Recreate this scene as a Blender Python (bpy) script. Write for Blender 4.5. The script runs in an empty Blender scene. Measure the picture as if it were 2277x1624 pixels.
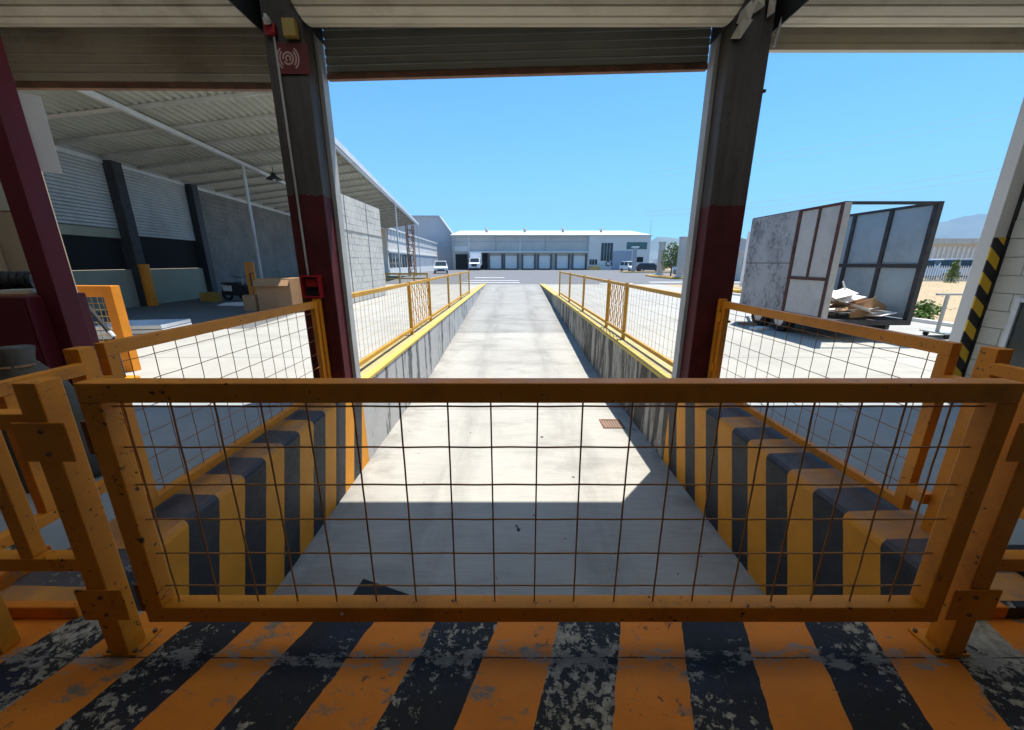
import bpy, math, random
from mathutils import Vector, Matrix
R = math.radians
random.seed(7)
scene = bpy.context.scene
C = scene.collection

# ------------------------------------------------------------------ camera
cam = bpy.data.cameras.new('camera')
cam.sensor_fit = 'HORIZONTAL'; cam.sensor_width = 36.0
cam.lens = 18.0 * 837.0 / 1138.5
cam.clip_start = 0.05; cam.clip_end = 12000
camo = bpy.data.objects.new('camera', cam); C.objects.link(camo)
camo.location = (0, 0, 1.5)
camo.rotation_euler = (R(90 - 15.2), 0, 0)
scene.camera = camo

# ------------------------------------------------------------------ sky, sun, exposure
TO_SUN = Vector((0.92, 1.08, 4.35)).normalized()
w = bpy.data.worlds.new('World'); scene.world = w; w.use_nodes = True
nt = w.node_tree
sky = nt.nodes.new('ShaderNodeTexSky'); sky.sky_type = 'NISHITA'; sky.sun_disc = False
sky.sun_elevation = math.asin(TO_SUN.z); sky.sun_rotation = math.atan2(TO_SUN.x, TO_SUN.y)
sky.altitude = 2200; sky.air_density = 1.0; sky.dust_density = 0.1; sky.ozone_density = 6.0
bg = nt.nodes['Background']; bg.inputs['Strength'].default_value = 0.068
tint = nt.nodes.new('ShaderNodeMix'); tint.data_type = 'RGBA'; tint.blend_type = 'MULTIPLY'; tint.inputs[0].default_value = 1.0
tint.inputs[7].default_value = (0.41, 0.96, 1.08, 1)          # the clear, slightly cyan blue of this sky, all over
nt.links.new(sky.outputs[0], tint.inputs[6]); nt.links.new(tint.outputs[2], bg.inputs['Color'])
sun = bpy.data.lights.new('sun', 'SUN'); sun.energy = 2.5; sun.angle = R(0.53); sun.color = (1.0, 0.955, 0.88)
suno = bpy.data.objects.new('sun', sun); C.objects.link(suno)
suno.rotation_euler = TO_SUN.to_track_quat('Z', 'Y').to_euler()
suno.location = (5, 5, 30)
vs = scene.view_settings
vs.view_transform = 'Standard'; vs.look = 'None'; vs.exposure = 1.92; vs.gamma = 1.0; vs.use_curve_mapping = False
scene.cycles.max_bounces = 8; scene.cycles.diffuse_bounces = 5; scene.cycles.transparent_max_bounces = 8
scene.cycles.use_denoising = True
scene.cycles.sample_clamp_indirect = 6.0

# ------------------------------------------------------------------ materials
class NT:
    """tiny node-graph helper"""
    def __init__(s, name):
        s.m = bpy.data.materials.new(name); s.m.use_nodes = True
        s.t = s.m.node_tree; s.b = s.t.nodes['Principled BSDF']
    def n(s, typ, **kw):
        x = s.t.nodes.new(typ)
        for k, v in kw.items(): setattr(x, k, v)
        return x
    def put(s, sock, v):
        if isinstance(v, bpy.types.NodeSocket): s.t.links.new(v, sock)
        elif isinstance(v, (tuple, list)) and len(v) == 3 and sock.type == 'RGBA': sock.default_value = (*v, 1)
        else: sock.default_value = v
    def pos(s):
        return s.n('ShaderNodeNewGeometry').outputs['Position']
    def obj(s):
        return s.n('ShaderNodeTexCoord').outputs['Object']
    def scale(s, vec, sc):
        x = s.n('ShaderNodeMapping'); s.put(x.inputs['Vector'], vec); x.inputs['Scale'].default_value = sc
        return x.outputs[0]
    def noise(s, vec, scale, detail=4, rough=0.6):
        x = s.n('ShaderNodeTexNoise'); s.put(x.inputs['Vector'], vec)
        x.inputs['Scale'].default_value = scale; x.inputs['Detail'].default_value = detail; x.inputs['Roughness'].default_value = rough
        return x.outputs['Fac']
    def ramp(s, fac, a, b, va=0.0, vb=1.0):
        x = s.n('ShaderNodeMapRange'); x.interpolation_type = 'LINEAR'
        s.put(x.inputs['Value'], fac)
        x.inputs['From Min'].default_value = a; x.inputs['From Max'].default_value = b
        x.inputs['To Min'].default_value = va; x.inputs['To Max'].default_value = vb
        return x.outputs[0]
    def math(s, op, a, b=0.0, c=None):
        x = s.n('ShaderNodeMath', operation=op)
        s.put(x.inputs[0], a); s.put(x.inputs[1], b)
        if c is not None: s.put(x.inputs[2], c)
        return x.outputs[0]
    def mix(s, fac, a, b):
        x = s.n('ShaderNodeMix', data_type='RGBA')
        s.put(x.inputs[0], fac); s.put(x.inputs[6], a); s.put(x.inputs[7], b)
        return x.outputs[2]
    def xyz(s, vec):
        x = s.n('ShaderNodeSeparateXYZ'); s.put(x.inputs[0], vec); return x.outputs
    def bump(s, h, strength=0.3, dist=0.01):
        x = s.n('ShaderNodeBump'); s.put(x.inputs['Height'], h)
        x.inputs['Strength'].default_value = strength; x.inputs['Distance'].default_value = dist
        s.t.links.new(x.outputs[0], s.b.inputs['Normal'])
    def done(s, col, rough=0.7, metal=0.0, spec=0.35):
        s.put(s.b.inputs['Base Color'], col); s.put(s.b.inputs['Roughness'], rough)
        s.b.inputs['Metallic'].default_value = metal; s.b.inputs['Specular IOR Level'].default_value = spec
        return s.m

M = {}
def plain(name, col, rough=0.6, var=0.18, scale=6.0, metal=0.0, bump=0.12, dark=None, dirt=0.0):
    g = NT(name); p = g.pos()
    a = g.noise(p, scale, 5)
    lo = tuple(c * (1 - var) for c in col); hi = tuple(min(1, c * (1 + var)) for c in col)
    c = g.mix(g.ramp(a, 0.3, 0.7), lo, hi)
    if dirt:
        d = g.ramp(g.noise(p, scale * 0.45, 8, 0.7), 0.5, 0.68, 0, dirt)
        c = g.mix(d, c, dark or tuple(x * 0.3 for x in col))
    if bump: g.bump(g.noise(p, scale * 9, 4), bump, 0.004)
    M[name] = g.done(c, g.ramp(a, 0.2, 0.8, max(0.05, rough - 0.08), min(1, rough + 0.1)), metal)
    return M[name]

def m_rail(name, base):
    g = NT(name); p = g.pos()
    c = g.mix(g.ramp(g.noise(p, 3.5, 6), .3, .7), tuple(x * .8 for x in base), base)
    c = g.mix(g.ramp(g.noise(p, 2.2, 9, .75), .52, .70, 0, .55), c, (0.22, 0.09, 0.025))
    ch = g.math('ADD', g.noise(p, 38, 5, .65), g.math('MULTIPLY', g.noise(p, 3, 3), .25))
    c = g.mix(g.ramp(ch, .778, .795), c, (0.035, 0.022, 0.018))
    g.bump(g.math('ADD', g.noise(p, 45, 4), g.math('MULTIPLY', ch, -.5)), .12, .003)
    M[name] = g.done(c, g.ramp(g.noise(p, 5, 5), .3, .7, .38, .6), 0, .35)
m_rail('yellow_paint', (0.76, 0.27, 0.012))
plain('yellow_sun', (0.56, 0.30, 0.035), 0.5, 0.14, 5, bump=0.06, dirt=0.35, dark=(0.25, 0.12, 0.04))
plain('orange_paint', (0.72, 0.25, 0.012), 0.45, 0.1, 5, bump=0.05)
plain('wire_rust', (0.34, 0.15, 0.04), 0.6, 0.3, 14)
plain('wire_grey', (0.42, 0.30, 0.12), 0.55, 0.2, 9)
plain('maroon', (0.105, 0.006, 0.014), 0.62, 0.15, 3, dirt=0.3)
plain('dark_steel', (0.028, 0.03, 0.034), 0.5, 0.3, 6)
plain('black_rubber', (0.012, 0.012, 0.013), 0.75, 0.3, 10)
plain('white_paint', (0.72, 0.73, 0.72), 0.45, 0.06, 3)
plain('white_metal', (0.62, 0.64, 0.65), 0.5, 0.1, 2, dirt=0.3)
plain('galv', (0.42, 0.43, 0.42), 0.55, 0.12, 2.2, dirt=0.35, dark=(0.2, 0.16, 0.11))
plain('canopy_slat', (0.46, 0.47, 0.46), 0.5, 0.1, 2, dirt=0.3)
plain('galv_roof', (0.40, 0.42, 0.37), 0.6, 0.12, 0.8, dirt=0.4, dark=(0.22, 0.19, 0.13))
plain('shutter_slat', (0.60, 0.55, 0.44), 0.5, 0.1, 1.4, dirt=0.55, dark=(0.2, 0.15, 0.09))
plain('shutter_slat_shade', (0.30, 0.32, 0.29), 0.5, 0.1, 1.4, dirt=0.3)  # middle curtain: beige slats with their shade put into the colour
plain('rust_bar', (0.20, 0.10, 0.06), 0.7, 0.35, 5, dirt=0.4)
plain('cream_wall', (0.30, 0.30, 0.225), 0.8, 0.08, 1.5, dirt=0.2)
plain('interior', (0.17, 0.16, 0.145), 0.85, 0.12, 1.0)
plain('ceiling_white', (0.72, 0.71, 0.68), 0.8, 0.06, 1.0)
plain('interior_wall', (0.42, 0.34, 0.24), 0.85, 0.12, 1.2, dirt=0.2)
plain('dark_hole', (0.012, 0.012, 0.012), 0.9, 0.2, 2)
plain('door_surround', (0.10, 0.105, 0.115), 0.7, 0.1, 2)
plain('concrete_far', (0.50, 0.475, 0.435), 0.8, 0.06, 0.6, dirt=0.12)
plain('concrete_pale', (0.66, 0.635, 0.595), 0.8, 0.05, 0.5)
plain('block', (0.52, 0.50, 0.45), 0.9, 0.10, 1.7, bump=0.5, dirt=0.25, dark=(0.33, 0.31, 0.28))
plain('block_dark', (0.20, 0.19, 0.175), 0.9, 0.2, 1.2, bump=0.5, dirt=0.3)
plain('block_cream', (0.50, 0.49, 0.43), 0.85, 0.08, 3, bump=0.5, dirt=0.2, dark=(0.3, 0.27, 0.22))
plain('mortar', (0.36, 0.34, 0.31), 0.95, 0.1, 4, bump=0.3)
plain('glass_dark', (0.03, 0.045, 0.05), 0.08, 0.2, 1, bump=0)
plain('glass_teal', (0.05, 0.13, 0.13), 0.1, 0.2, 1, bump=0)
plain('tyre', (0.014, 0.014, 0.015), 0.8, 0.2, 20)
plain('rim', (0.4, 0.4, 0.41), 0.35, 0.1, 10, metal=0.7)
plain('car_white', (0.78, 0.78, 0.79), 0.25, 0.03, 2, bump=0)
plain('car_dark', (0.03, 0.035, 0.05), 0.25, 0.1, 2, bump=0)
plain('car_blue', (0.25, 0.42, 0.62), 0.3, 0.05, 2, bump=0)
plain('car_silver', (0.42, 0.44, 0.47), 0.3, 0.05, 2, bump=0)
plain('red_plastic', (0.35, 0.015, 0.02), 0.4, 0.1, 6)
plain('sign_red', (0.12, 0.014, 0.011), 0.5, 0.1, 4)
plain('sign_mark', (0.46, 0.29, 0.25), 0.6, 0.1, 6)
plain('box_yellow', (0.42, 0.29, 0.07), 0.5, 0.1, 6)
plain('cardboard', (0.36, 0.21, 0.11), 0.85, 0.12, 3, dirt=0.15)
plain('paper_white', (0.74, 0.72, 0.70), 0.8, 0.1, 3)
plain('rust_frame', (0.085, 0.035, 0.028), 0.8, 0.4, 6, dirt=0.5)
plain('frame_dark', (0.04, 0.04, 0.043), 0.7, 0.4, 6, dirt=0.4)
plain('panel_blue', (0.30, 0.38, 0.43), 0.55, 0.10, 2.5, dirt=0.3)
plain('panel_pale', (0.42, 0.41, 0.40), 0.6, 0.08, 4, dirt=0.25)
plain('letter_navy', (0.02, 0.018, 0.07), 0.5, 0.1, 6)
plain('leaf_green', (0.10, 0.17, 0.03), 0.6, 0.5, 2.5, bump=0)
plain('leaf_yellowgreen', (0.15, 0.20, 0.035), 0.6, 0.5, 2.5, bump=0)
plain('leaf_dark', (0.05, 0.085, 0.025), 0.6, 0.5, 2.5, bump=0)
plain('flower', (0.45, 0.04, 0.22), 0.6, 0.3, 3, bump=0)
plain('bark', (0.10, 0.07, 0.045), 0.9, 0.3, 8)
plain('kerb_yellow', (0.60, 0.36, 0.07), 0.7, 0.15, 2, dirt=0.35)
plain('kerb_line', (0.60, 0.42, 0.09), 0.7, 0.12, 3, dirt=0.5, dark=(0.5, 0.36, 0.12))
plain('kerb_worn', (0.42, 0.34, 0.15), 0.8, 0.2, 3, dirt=0.6, dark=(0.30, 0.29, 0.26))
plain('soil', (0.30, 0.22, 0.13), 0.95, 0.2, 2)
plain('roof_white', (0.55, 0.56, 0.57), 0.5, 0.03, 0.5)
plain('hall_blue', (0.32, 0.36, 0.42), 0.7, 0.06, 0.3)
plain('brown_steel', (0.34, 0.20, 0.14), 0.8, 0.2, 2)
plain('mountain', (0.13, 0.15, 0.13), 1.0, 0.3, 0.004, bump=0)
plain('marking', (0.74, 0.74, 0.72), 0.8, 0.1, 1.5, dirt=0.3, dark=(0.3, 0.3, 0.3))
plain('grimy_white', (0.55, 0.56, 0.50), 0.6, 0.08, 3, dirt=0.2)
plain('cloth', (0.12, 0.115, 0.10), 0.9, 0.3, 5)

def m_concrete(name, base, joint=None, brush=True, stain=0.35, warm=0.0):
    g = NT(name); p = g.pos()
    n1 = g.noise(p, 0.55, 6, 0.6); n2 = g.noise(p, 5.0, 6, 0.7)
    st = g.noise(g.scale(p, (0.6, 1.6, 1)), 0.9, 8, 0.7)
    c = g.mix(g.ramp(n1, 0.3, 0.7), tuple(x * 0.9 for x in base), tuple(min(1, x * 1.08) for x in base))
    c = g.mix(g.ramp(n2, 0.45, 0.8, 0, 0.25), c, tuple(x * 0.7 for x in base))
    c = g.mix(g.ramp(st, 0.52, 0.72, 0, stain), c, tuple(x * 0.45 for x in base))
    h = n2
    if brush:
        br = g.noise(g.scale(p, (1.2, 26, 1)), 2.2, 5, 0.75)
        c = g.mix(g.ramp(br, 0.42, 0.75, 0, 0.38), c, tuple(x * 0.5 for x in base))
        h = g.math('ADD', br, g.math('MULTIPLY', n2, 0.4))
        g.bump(h, 0.35, 0.006)
    else:
        g.bump(g.noise(p, 40, 4), 0.25, 0.004)
    if name.startswith('ramp'):
        x, y, z = g.xyz(p)[:3]
        for cx in (-0.72, 0.92):
            d = g.math('ABSOLUTE', g.math('SUBTRACT', x, g.math('ADD', cx, g.math('MULTIPLY', g.math('SUBTRACT', g.noise(p, .35, 2), .5), .5))))
            tr_ = g.math('MULTIPLY', g.ramp(d, .10, .34, 1, 0), g.ramp(g.noise(g.scale(p, (1.5, .25, 1)), 2.2, 6, .7), .38, .68, 0, .55))
            c = g.mix(tr_, c, tuple(v * .45 for v in base))
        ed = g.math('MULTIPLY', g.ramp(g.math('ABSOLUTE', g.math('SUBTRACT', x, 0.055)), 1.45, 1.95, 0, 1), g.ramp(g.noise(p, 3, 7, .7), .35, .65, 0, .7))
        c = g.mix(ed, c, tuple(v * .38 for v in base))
        jn = g.math('ABSOLUTE', g.math('SUBTRACT', g.math('FRACT', g.math('DIVIDE', y, 4.2)), 0.5))
        c = g.mix(g.math('LESS_THAN', jn, 0.0022), c, tuple(v * .3 for v in base))
        sp = g.noise(p, 5.5, 2, .5)
        c = g.mix(g.ramp(sp, .745, .765), c, (.05, .045, .04))
    if joint:
        x, y, z = g.xyz(p)[:3]
        for s, per in ((x, joint), (y, joint)):
            f = g.math('ABSOLUTE', g.math('SUBTRACT', g.math('FRACT', g.math('DIVIDE', s, per)), 0.5))
            c = g.mix(g.math('LESS_THAN', f, 0.0028), c, tuple(v * 0.40 for v in base))
    M[name] = g.done(c, 0.88, 0, 0.25)
m_concrete('ramp_concrete', (0.40, 0.385, 0.345), None, True, 0.7)
m_concrete('ramp_upper', (0.315, 0.31, 0.29), None, True, 0.7)
m_concrete('yard_concrete', (0.37, 0.36, 0.325), 4.0, False, 0.38)
m_concrete('dock_concrete', (0.31, 0.34, 0.345), None, False, 0.3)
m_concrete('canopy_shade_floor', (0.15, 0.15, 0.145), 3.0, False, 0.3)
m_concrete('asphalt', (0.155, 0.158, 0.166), None, False, 0.25)
m_concrete('earth', (0.40, 0.30, 0.175), None, False, 0.3)

def m_streaks(name, base, dark, amount, lo, hi):
    g = NT(name); p = g.pos()
    s = g.noise(g.scale(p, (1, 3.0, 0.35)), 1.2, 7, 0.62)
    s2 = g.noise(g.scale(p, (1, 3.4, 1.5)), 2.6, 8, 0.72)
    big = g.noise(g.scale(p, (1, 1, .3)), 0.55, 3, 0.5)
    mixd = g.math('ADD', g.math('ADD', g.math('MULTIPLY', s, 0.62), g.math('MULTIPLY', s2, 0.22)), g.math('MULTIPLY', big, 0.16))
    k = g.ramp(mixd, lo, hi, 0, amount)
    c = g.mix(g.ramp(g.noise(p, 3, 5), 0.3, 0.7), tuple(x * 0.88 for x in base), base)
    c = g.mix(k, c, dark)
    g.bump(g.noise(p, 18, 5), 0.3, 0.006)
    M[name] = g.done(c, 0.9, 0, 0.2)
m_streaks('wall_streaked', (0.50, 0.495, 0.475), (0.085, 0.085, 0.09), 0.88, 0.515, 0.565)
m_streaks('wall_mouldy', (0.44, 0.41, 0.35), (0.04, 0.036, 0.03), 0.86, 0.455, 0.535)
def m_blotch(name, base, dark, lo, hi):
    g = NT(name); p = g.pos()
    a = g.noise(g.scale(p, (1, 1, .6)), 2.2, 9, 0.78); b = g.noise(p, 11, 8, 0.8)
    k = g.ramp(g.math('ADD', g.math('MULTIPLY', a, .6), g.math('MULTIPLY', b, .4)), lo, hi, 0, .9)
    c = g.mix(g.ramp(g.noise(p, .8, 4), .35, .65), tuple(x * .85 for x in base), base)
    g.bump(b, .3, .004)
    M[name] = g.done(g.mix(k, c, dark), .75, 0, .3)
m_blotch('panel_stained', (0.34, 0.34, 0.355), (0.07, 0.07, 0.078), 0.475, 0.60)

def m_stripes(name, axis, period, start, skew=0.0, wear=0.5, orange=(0.80, 0.235, 0.012), z_split=None):
    """black and orange safety paint, flaking off concrete"""
    g = NT(name); p = g.pos(); x, y, z = g.xyz(p)[:3]
    wob = g.math('MULTIPLY', g.math('SUBTRACT', g.noise(p, 7, 3), 0.5), 0.012 if name.startswith('wall') else 0.03)
    u = {'x': x, 'y': y}[axis]
    if skew: u = g.math('SUBTRACT', u, g.math('MULTIPLY', g.math('SUBTRACT', y, 1.285), skew))
    wallp = name.startswith('wall')
    if wallp: u = g.math('SUBTRACT', u, g.math('MULTIPLY', z, 0.2717))
    u = g.math('ADD', u, wob)
    f = g.math('FRACT', g.math('DIVIDE', g.math('SUBTRACT', u, start), period))
    blk = g.math('LESS_THAN', f, 0.5)
    # black paint: navy in noise patches, near black elsewhere
    navy = g.mix(g.ramp(g.noise(p, 2.2, 5), 0.50, 0.66), (0.013, 0.013, 0.014), (0.014, 0.020, 0.048))
    if wallp: navy = g.mix(g.ramp(g.noise(p, 3, 6), 0.4, 0.65), (0.020, 0.023, 0.028), (0.040, 0.043, 0.050))
    flake = g.noise(p, 26, 8, 0.72); zone = g.noise(p, 1.15, 4, 0.5)
    fl = g.math('ADD', flake, g.math('MULTIPLY', g.math('SUBTRACT', zone, 0.5), 1.15))
    conc = g.mix(g.ramp(g.noise(p, 30, 4), 0.35, 0.65), (0.20, 0.18, 0.13), (0.42, 0.38, 0.29))
    b = g.mix(g.ramp(fl, 0.66 - 0.1 * wear, 0.69 - 0.1 * wear, 0, 1), navy, conc)
    og = g.mix(g.ramp(g.noise(p, 3.1, 6), 0.3, 0.7), tuple(c * 0.78 for c in orange), orange)
    grime = g.noise(g.scale(p, (1, 1.6, 1)), 4.2, 9, 0.75)
    og = g.mix(g.ramp(grime, 0.56, 0.64, 0, max(0.12, 0.75 * wear + 0.15)), og, (0.20, 0.165, 0.115))
    fl2 = g.math('ADD', flake, g.math('MULTIPLY', g.math('SUBTRACT', g.noise(p, 2.4, 3), 0.5), 0.7))
    og = g.mix(g.ramp(fl2, 0.74 - 0.06 * wear, 0.77 - 0.06 * wear, 0, 0.8), og, (0.05, 0.045, 0.04))
    c = g.mix(blk, og, b)
    if wallp:                                   # dust lying on the flat top of the coping
        nz = g.xyz(g.n('ShaderNodeNewGeometry').outputs['True Normal'])[2]
        dust = g.math('MULTIPLY', g.ramp(nz, 0.6, 0.95), g.ramp(g.noise(p, 5, 8, .7), 0.3, 0.7, 0.15, 0.75))
        c = g.mix(dust, c, (0.15, 0.125, 0.125))
    if name == 'floor_stripes':
        j = g.math('ABSOLUTE', g.math('SUBTRACT', y, g.math('ADD', 1.128, g.math('MULTIPLY', g.math('SUBTRACT', g.noise(p, 3, 3), 0.5), 0.012))))
        c = g.mix(g.math('LESS_THAN', j, 0.0035), c, (0.02, 0.018, 0.015))
        scr = g.ramp(g.math('SUBTRACT', g.noise(g.scale(p, (1, 2.2, 1)), 8, 9, 0.76), g.math('MULTIPLY', j, 1.5)), 0.485, 0.515, 0, 0.85)
        c = g.mix(scr, c, (0.27, 0.25, 0.205))
    g.bump(g.math('ADD', g.math('MULTIPLY', flake, 0.6), g.noise(p, 60, 3)), 0.3, 0.004)
    M[name] = g.done(c, g.ramp(flake, 0.3, 0.7, 0.45, 0.75), 0, 0.3)
m_stripes('floor_stripes', 'x', 0.532, -0.328, 0.337, 1.25)
m_stripes('kerb_stripes', 'x', 1.0, -2.85, 0.0, 0.8)
m_stripes('wall_stripes_left', 'y', 0.478, 1.875, 0.0, -1.2, (0.80, 0.315, 0.016))
m_stripes('wall_stripes_right', 'y', 0.477, 1.949, 0.0, -1.2, (0.80, 0.315, 0.016))

def m_column(name, z0, seed):
    g = NT(name); p = g.pos(); x, y, z = g.xyz(p)[:3]
    top = g.mix(g.ramp(g.noise(g.scale(p, (5, 5, 0.5)), 2, 6), 0.35, 0.7), (0.052, 0.046, 0.041), (0.10, 0.088, 0.077))
    top = g.mix(g.ramp(g.noise(p, 9, 8, 0.75), 0.55, 0.7, 0, 0.6), top, (0.025, 0.022, 0.02))
    bot = g.mix(g.ramp(g.noise(p, 4, 5), 0.3, 0.7), (0.055, 0.006, 0.008), (0.10, 0.012, 0.014))
    bot = g.mix(g.ramp(g.noise(p, 14, 8, 0.75), 0.6, 0.7, 0, 0.7), bot, (0.07, 0.06, 0.055))
    e = g.math('ADD', z, g.math('MULTIPLY', g.math('SUBTRACT', g.noise(g.scale(p, (3, 3, .6)), 8, 6, .7), 0.5), 0.10))
    c = g.mix(g.math('LESS_THAN', e, z0), top, bot)
    g.bump(g.noise(p, 22, 5), 0.3, 0.006)
    M[name] = g.done(c, 0.65, 0, 0.3)
m_column('column_left', 2.17, 0)
m_column('column_right', 2.07, 1)

def m_guard(name):
    g = NT(name); p = g.pos(); x, y, z = g.xyz(p)[:3]
    u = g.math('ADD', z, g.math('MULTIPLY', x, 0.9))
    b = g.math('LESS_THAN', g.math('FRACT', g.math('DIVIDE', u, 0.27)), 0.5)
    c = g.mix(b, (0.70, 0.42, 0.02), (0.02, 0.017, 0.02))
    M[name] = g.done(c, 0.45)
m_guard('guard_stripes')

# ------------------------------------------------------------------ mesh builder
class MB:
    def __init__(s): s.v = []; s.f = []; s.mi = []; s.cur = 0
    def add(s, vs_, fs):
        o = len(s.v); s.v += [tuple(q) for q in vs_]
        for f in fs: s.f.append(tuple(i + o for i in f)); s.mi.append(s.cur)
        return s
    def box(s, x0, x1, y0, y1, z0, z1):
        return s.hexa([(x0, y0, z0), (x1, y0, z0), (x1, y1, z0), (x0, y1, z0), (x0, y0, z1), (x1, y0, z1), (x1, y1, z1), (x0, y1, z1)])
    def hexa(s, q):
        return s.add(q, [(3, 2, 1, 0), (4, 5, 6, 7), (0, 1, 5, 4), (1, 2, 6, 5), (2, 3, 7, 6), (3, 0, 4, 7)])
    def prism(s, pts, axis, a, b):
        """polygon pts extruded from a to b along axis ('x','y','z'); pts are the two other coords in order"""
        n = len(pts)
        def mk(p, t):
            return {'x': (t, p[0], p[1]), 'y': (p[0], t, p[1]), 'z': (p[0], p[1], t)}[axis]
        vs_ = [mk(p, a) for p in pts] + [mk(p, b) for p in pts]
        fs = [tuple(range(n - 1, -1, -1)), tuple(range(n, 2 * n))] + [(i, (i + 1) % n, n + (i + 1) % n, n + i) for i in range(n)]
        return s.add(vs_, fs)
    def tube(s, pts, r, n=6):
        pts = [Vector(p) for p in pts]; vs_ = []; fs = []
        for i, p in enumerate(pts):
            d = (pts[min(i + 1, len(pts) - 1)] - pts[max(i - 1, 0)]).normalized()
            u = d.cross(Vector((0, 0, 1)) if abs(d.z) < 0.9 else Vector((1, 0, 0))).normalized(); v = d.cross(u)
            rr = r[i] if isinstance(r, (list, tuple)) else r
            for k in range(n):
                a = 2 * math.pi * k / n
                vs_.append(p + (u * math.cos(a) + v * math.sin(a)) * rr)
        for i in range(len(pts) - 1):
            for k in range(n):
                a = i * n + k; b = i * n + (k + 1) % n
                fs.append((a, b, b + n, a + n))
        fs.append(tuple(range(n - 1, -1, -1))); o = (len(pts) - 1) * n
        fs.append(tuple(o + k for k in range(n)))
        return s.add(vs_, fs)
    def cyl(s, c, r, axis, a, b, n=20, r2=None):
        p = {'x': lambda t: (t, c[0], c[1]), 'y': lambda t: (c[0], t, c[1]), 'z': lambda t: (c[0], c[1], t)}[axis]
        return s.tube([p(a), p(b)], [r, r if r2 is None else r2], n)
    def bar(s, p, q, wd, ht, up=(0, 0, 1)):
        p = Vector(p); q = Vector(q); d = (q - p).normalized(); upv = Vector(up)
        if abs(d.dot(upv)) > 0.95: upv = Vector((0, 1, 0))
        sd = d.cross(upv).normalized() * wd / 2; u = sd.cross(d).normalized() * ht / 2
        return s.hexa([p - sd - u, p + sd - u, q + sd - u, q - sd - u, p - sd + u, p + sd + u, q + sd + u, q - sd + u])
    def mesh(s, name, mats, smooth=False):
        me = bpy.data.meshes.new(name); me.from_pydata(s.v, [], s.f); me.update()
        for m in (mats if isinstance(mats, (list, tuple)) else [mats]): me.materials.append(M[m] if isinstance(m, str) else m)
        me.polygons.foreach_set('material_index', s.mi)
        import bmesh
        b = bmesh.new(); b.from_mesh(me); bmesh.ops.recalc_face_normals(b, faces=b.faces); b.to_mesh(me); b.free()
        if smooth: me.shade_smooth()
        return me
    def build(s, name, mats, parent=None, loc=(0, 0, 0), rot=(0, 0, 0), bev=0.0, smooth=False):
        return link(name, s.mesh(name, mats, smooth), parent, loc, rot, bev)

def link(name, me, parent=None, loc=(0, 0, 0), rot=(0, 0, 0), bev=0.0):
    o = bpy.data.objects.new(name, me); C.objects.link(o)
    if parent is not None: o.parent = parent
    o.location = loc; o.rotation_euler = rot
    if bev:
        b = o.modifiers.new('bevel', 'BEVEL'); b.width = bev; b.segments = 2; b.limit_method = 'ANGLE'; b.angle_limit = R(40)
    return o
def tag(o, label=None, cat=None, group=None, kind=None):
    if label: o['label'] = label
    if cat: o['category'] = cat
    if group: o['group'] = group
    if kind: o['kind'] = kind
    return o
def thing(name, label, cat, loc=(0, 0, 0), rz=0.0, group=None):
    o = bpy.data.objects.new(name, None); C.objects.link(o); o.empty_display_size = 0.2
    o.location = loc; o.rotation_euler = (0, 0, rz)
    return tag(o, label, cat, group)
def B(*a): return MB().box(*a)

# ------------------------------------------------------------------ dimensions (metres)
XL, XR = -1.89, 2.00           # inner faces of the ramp pit
PIT = -1.03; FY = 4.5          # pit floor, facade line
DE = 1.335                     # dock edge
RS, RE = 8.0, 27.6             # ramp slope start and end

# ------------------------------------------------------------------ ground
g = MB()
BIG = 6000
def hole_sheet(z, x0, x1, y0, y1, hx0, hx1, hy0, hy1):
    m = MB()
    for (a, b, c, d) in ((x0, hx0, y0, y1), (hx1, x1, y0, y1), (hx0, hx1, y0, hy0), (hx0, hx1, hy1, y1)):
        if b > a and d > c: m.add([(a, c, z), (b, c, z), (b, d, z), (a, d, z)], [(0, 1, 2, 3)])
    return m
tag(hole_sheet(-0.012, -BIG, BIG, -BIG, BIG, XL - 0.2, XR + 0.2, DE - 0.05, RE).build('ground', 'earth'), kind='structure')
yd = MB()
yd.add([(-16, FY, 0), (XL - 0.2, FY, 0), (XL - 0.2, RE, 0), (-16, RE, 0)], [(0, 1, 2, 3)])
yd.add([(XR + 0.2, FY, 0), (10.6, FY, 0), (10.6, RE, 0), (XR + 0.2, RE, 0)], [(0, 1, 2, 3)])
tag(yd.build('yard', 'yard_concrete'), kind='structure')
rd = MB()
rd.add([(-16, 27.6, -0.004), (27, 27.6, -0.004), (27, 84.8, -0.004), (-16, 84.8, -0.004)], [(0, 1, 2, 3)])
rd.add([(27, 47, -0.004), (48, 47, -0.004), (48, 84.8, -0.004), (27, 84.8, -0.004)], [(0, 1, 2, 3)])
road = tag(rd.build('road', 'asphalt'), kind='structure')
lines = [(-3.9, 0.6, 30.0, 30.45), (-3.9, 0.6, 33.4, 33.9), (-3.9, -0.8, 40.2, 40.9), (11, 19, 30.5, 31.2), (6.5, 9.0, 28.3, 28.8)]
for (a, b, c, d) in lines:
    B(a, b, c, d, -0.003, 0.002).build('road_line', 'marking', road)

# ramp: flat pit floor, then the slope
rp = MB(); prof = [(DE, PIT), (RS - 0.6, PIT), (RS + 0.6, PIT + 0.015), (12.6, PIT + 0.235), (20, PIT + 0.63), (RE, 0.003)]
for i in range(len(prof) - 1):
    (a, za), (b, zb) = prof[i], prof[i + 1]
    rp.cur = 1 if a > 12 else 0
    rp.add([(XL - 0.02, a, za), (XR + 0.02, a, za), (XR + 0.02, b, zb), (XL - 0.02, b, zb)], [(0, 1, 2, 3)])
tag(rp.build('ramp', ['ramp_concrete', 'ramp_upper']), kind='structure')

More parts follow.
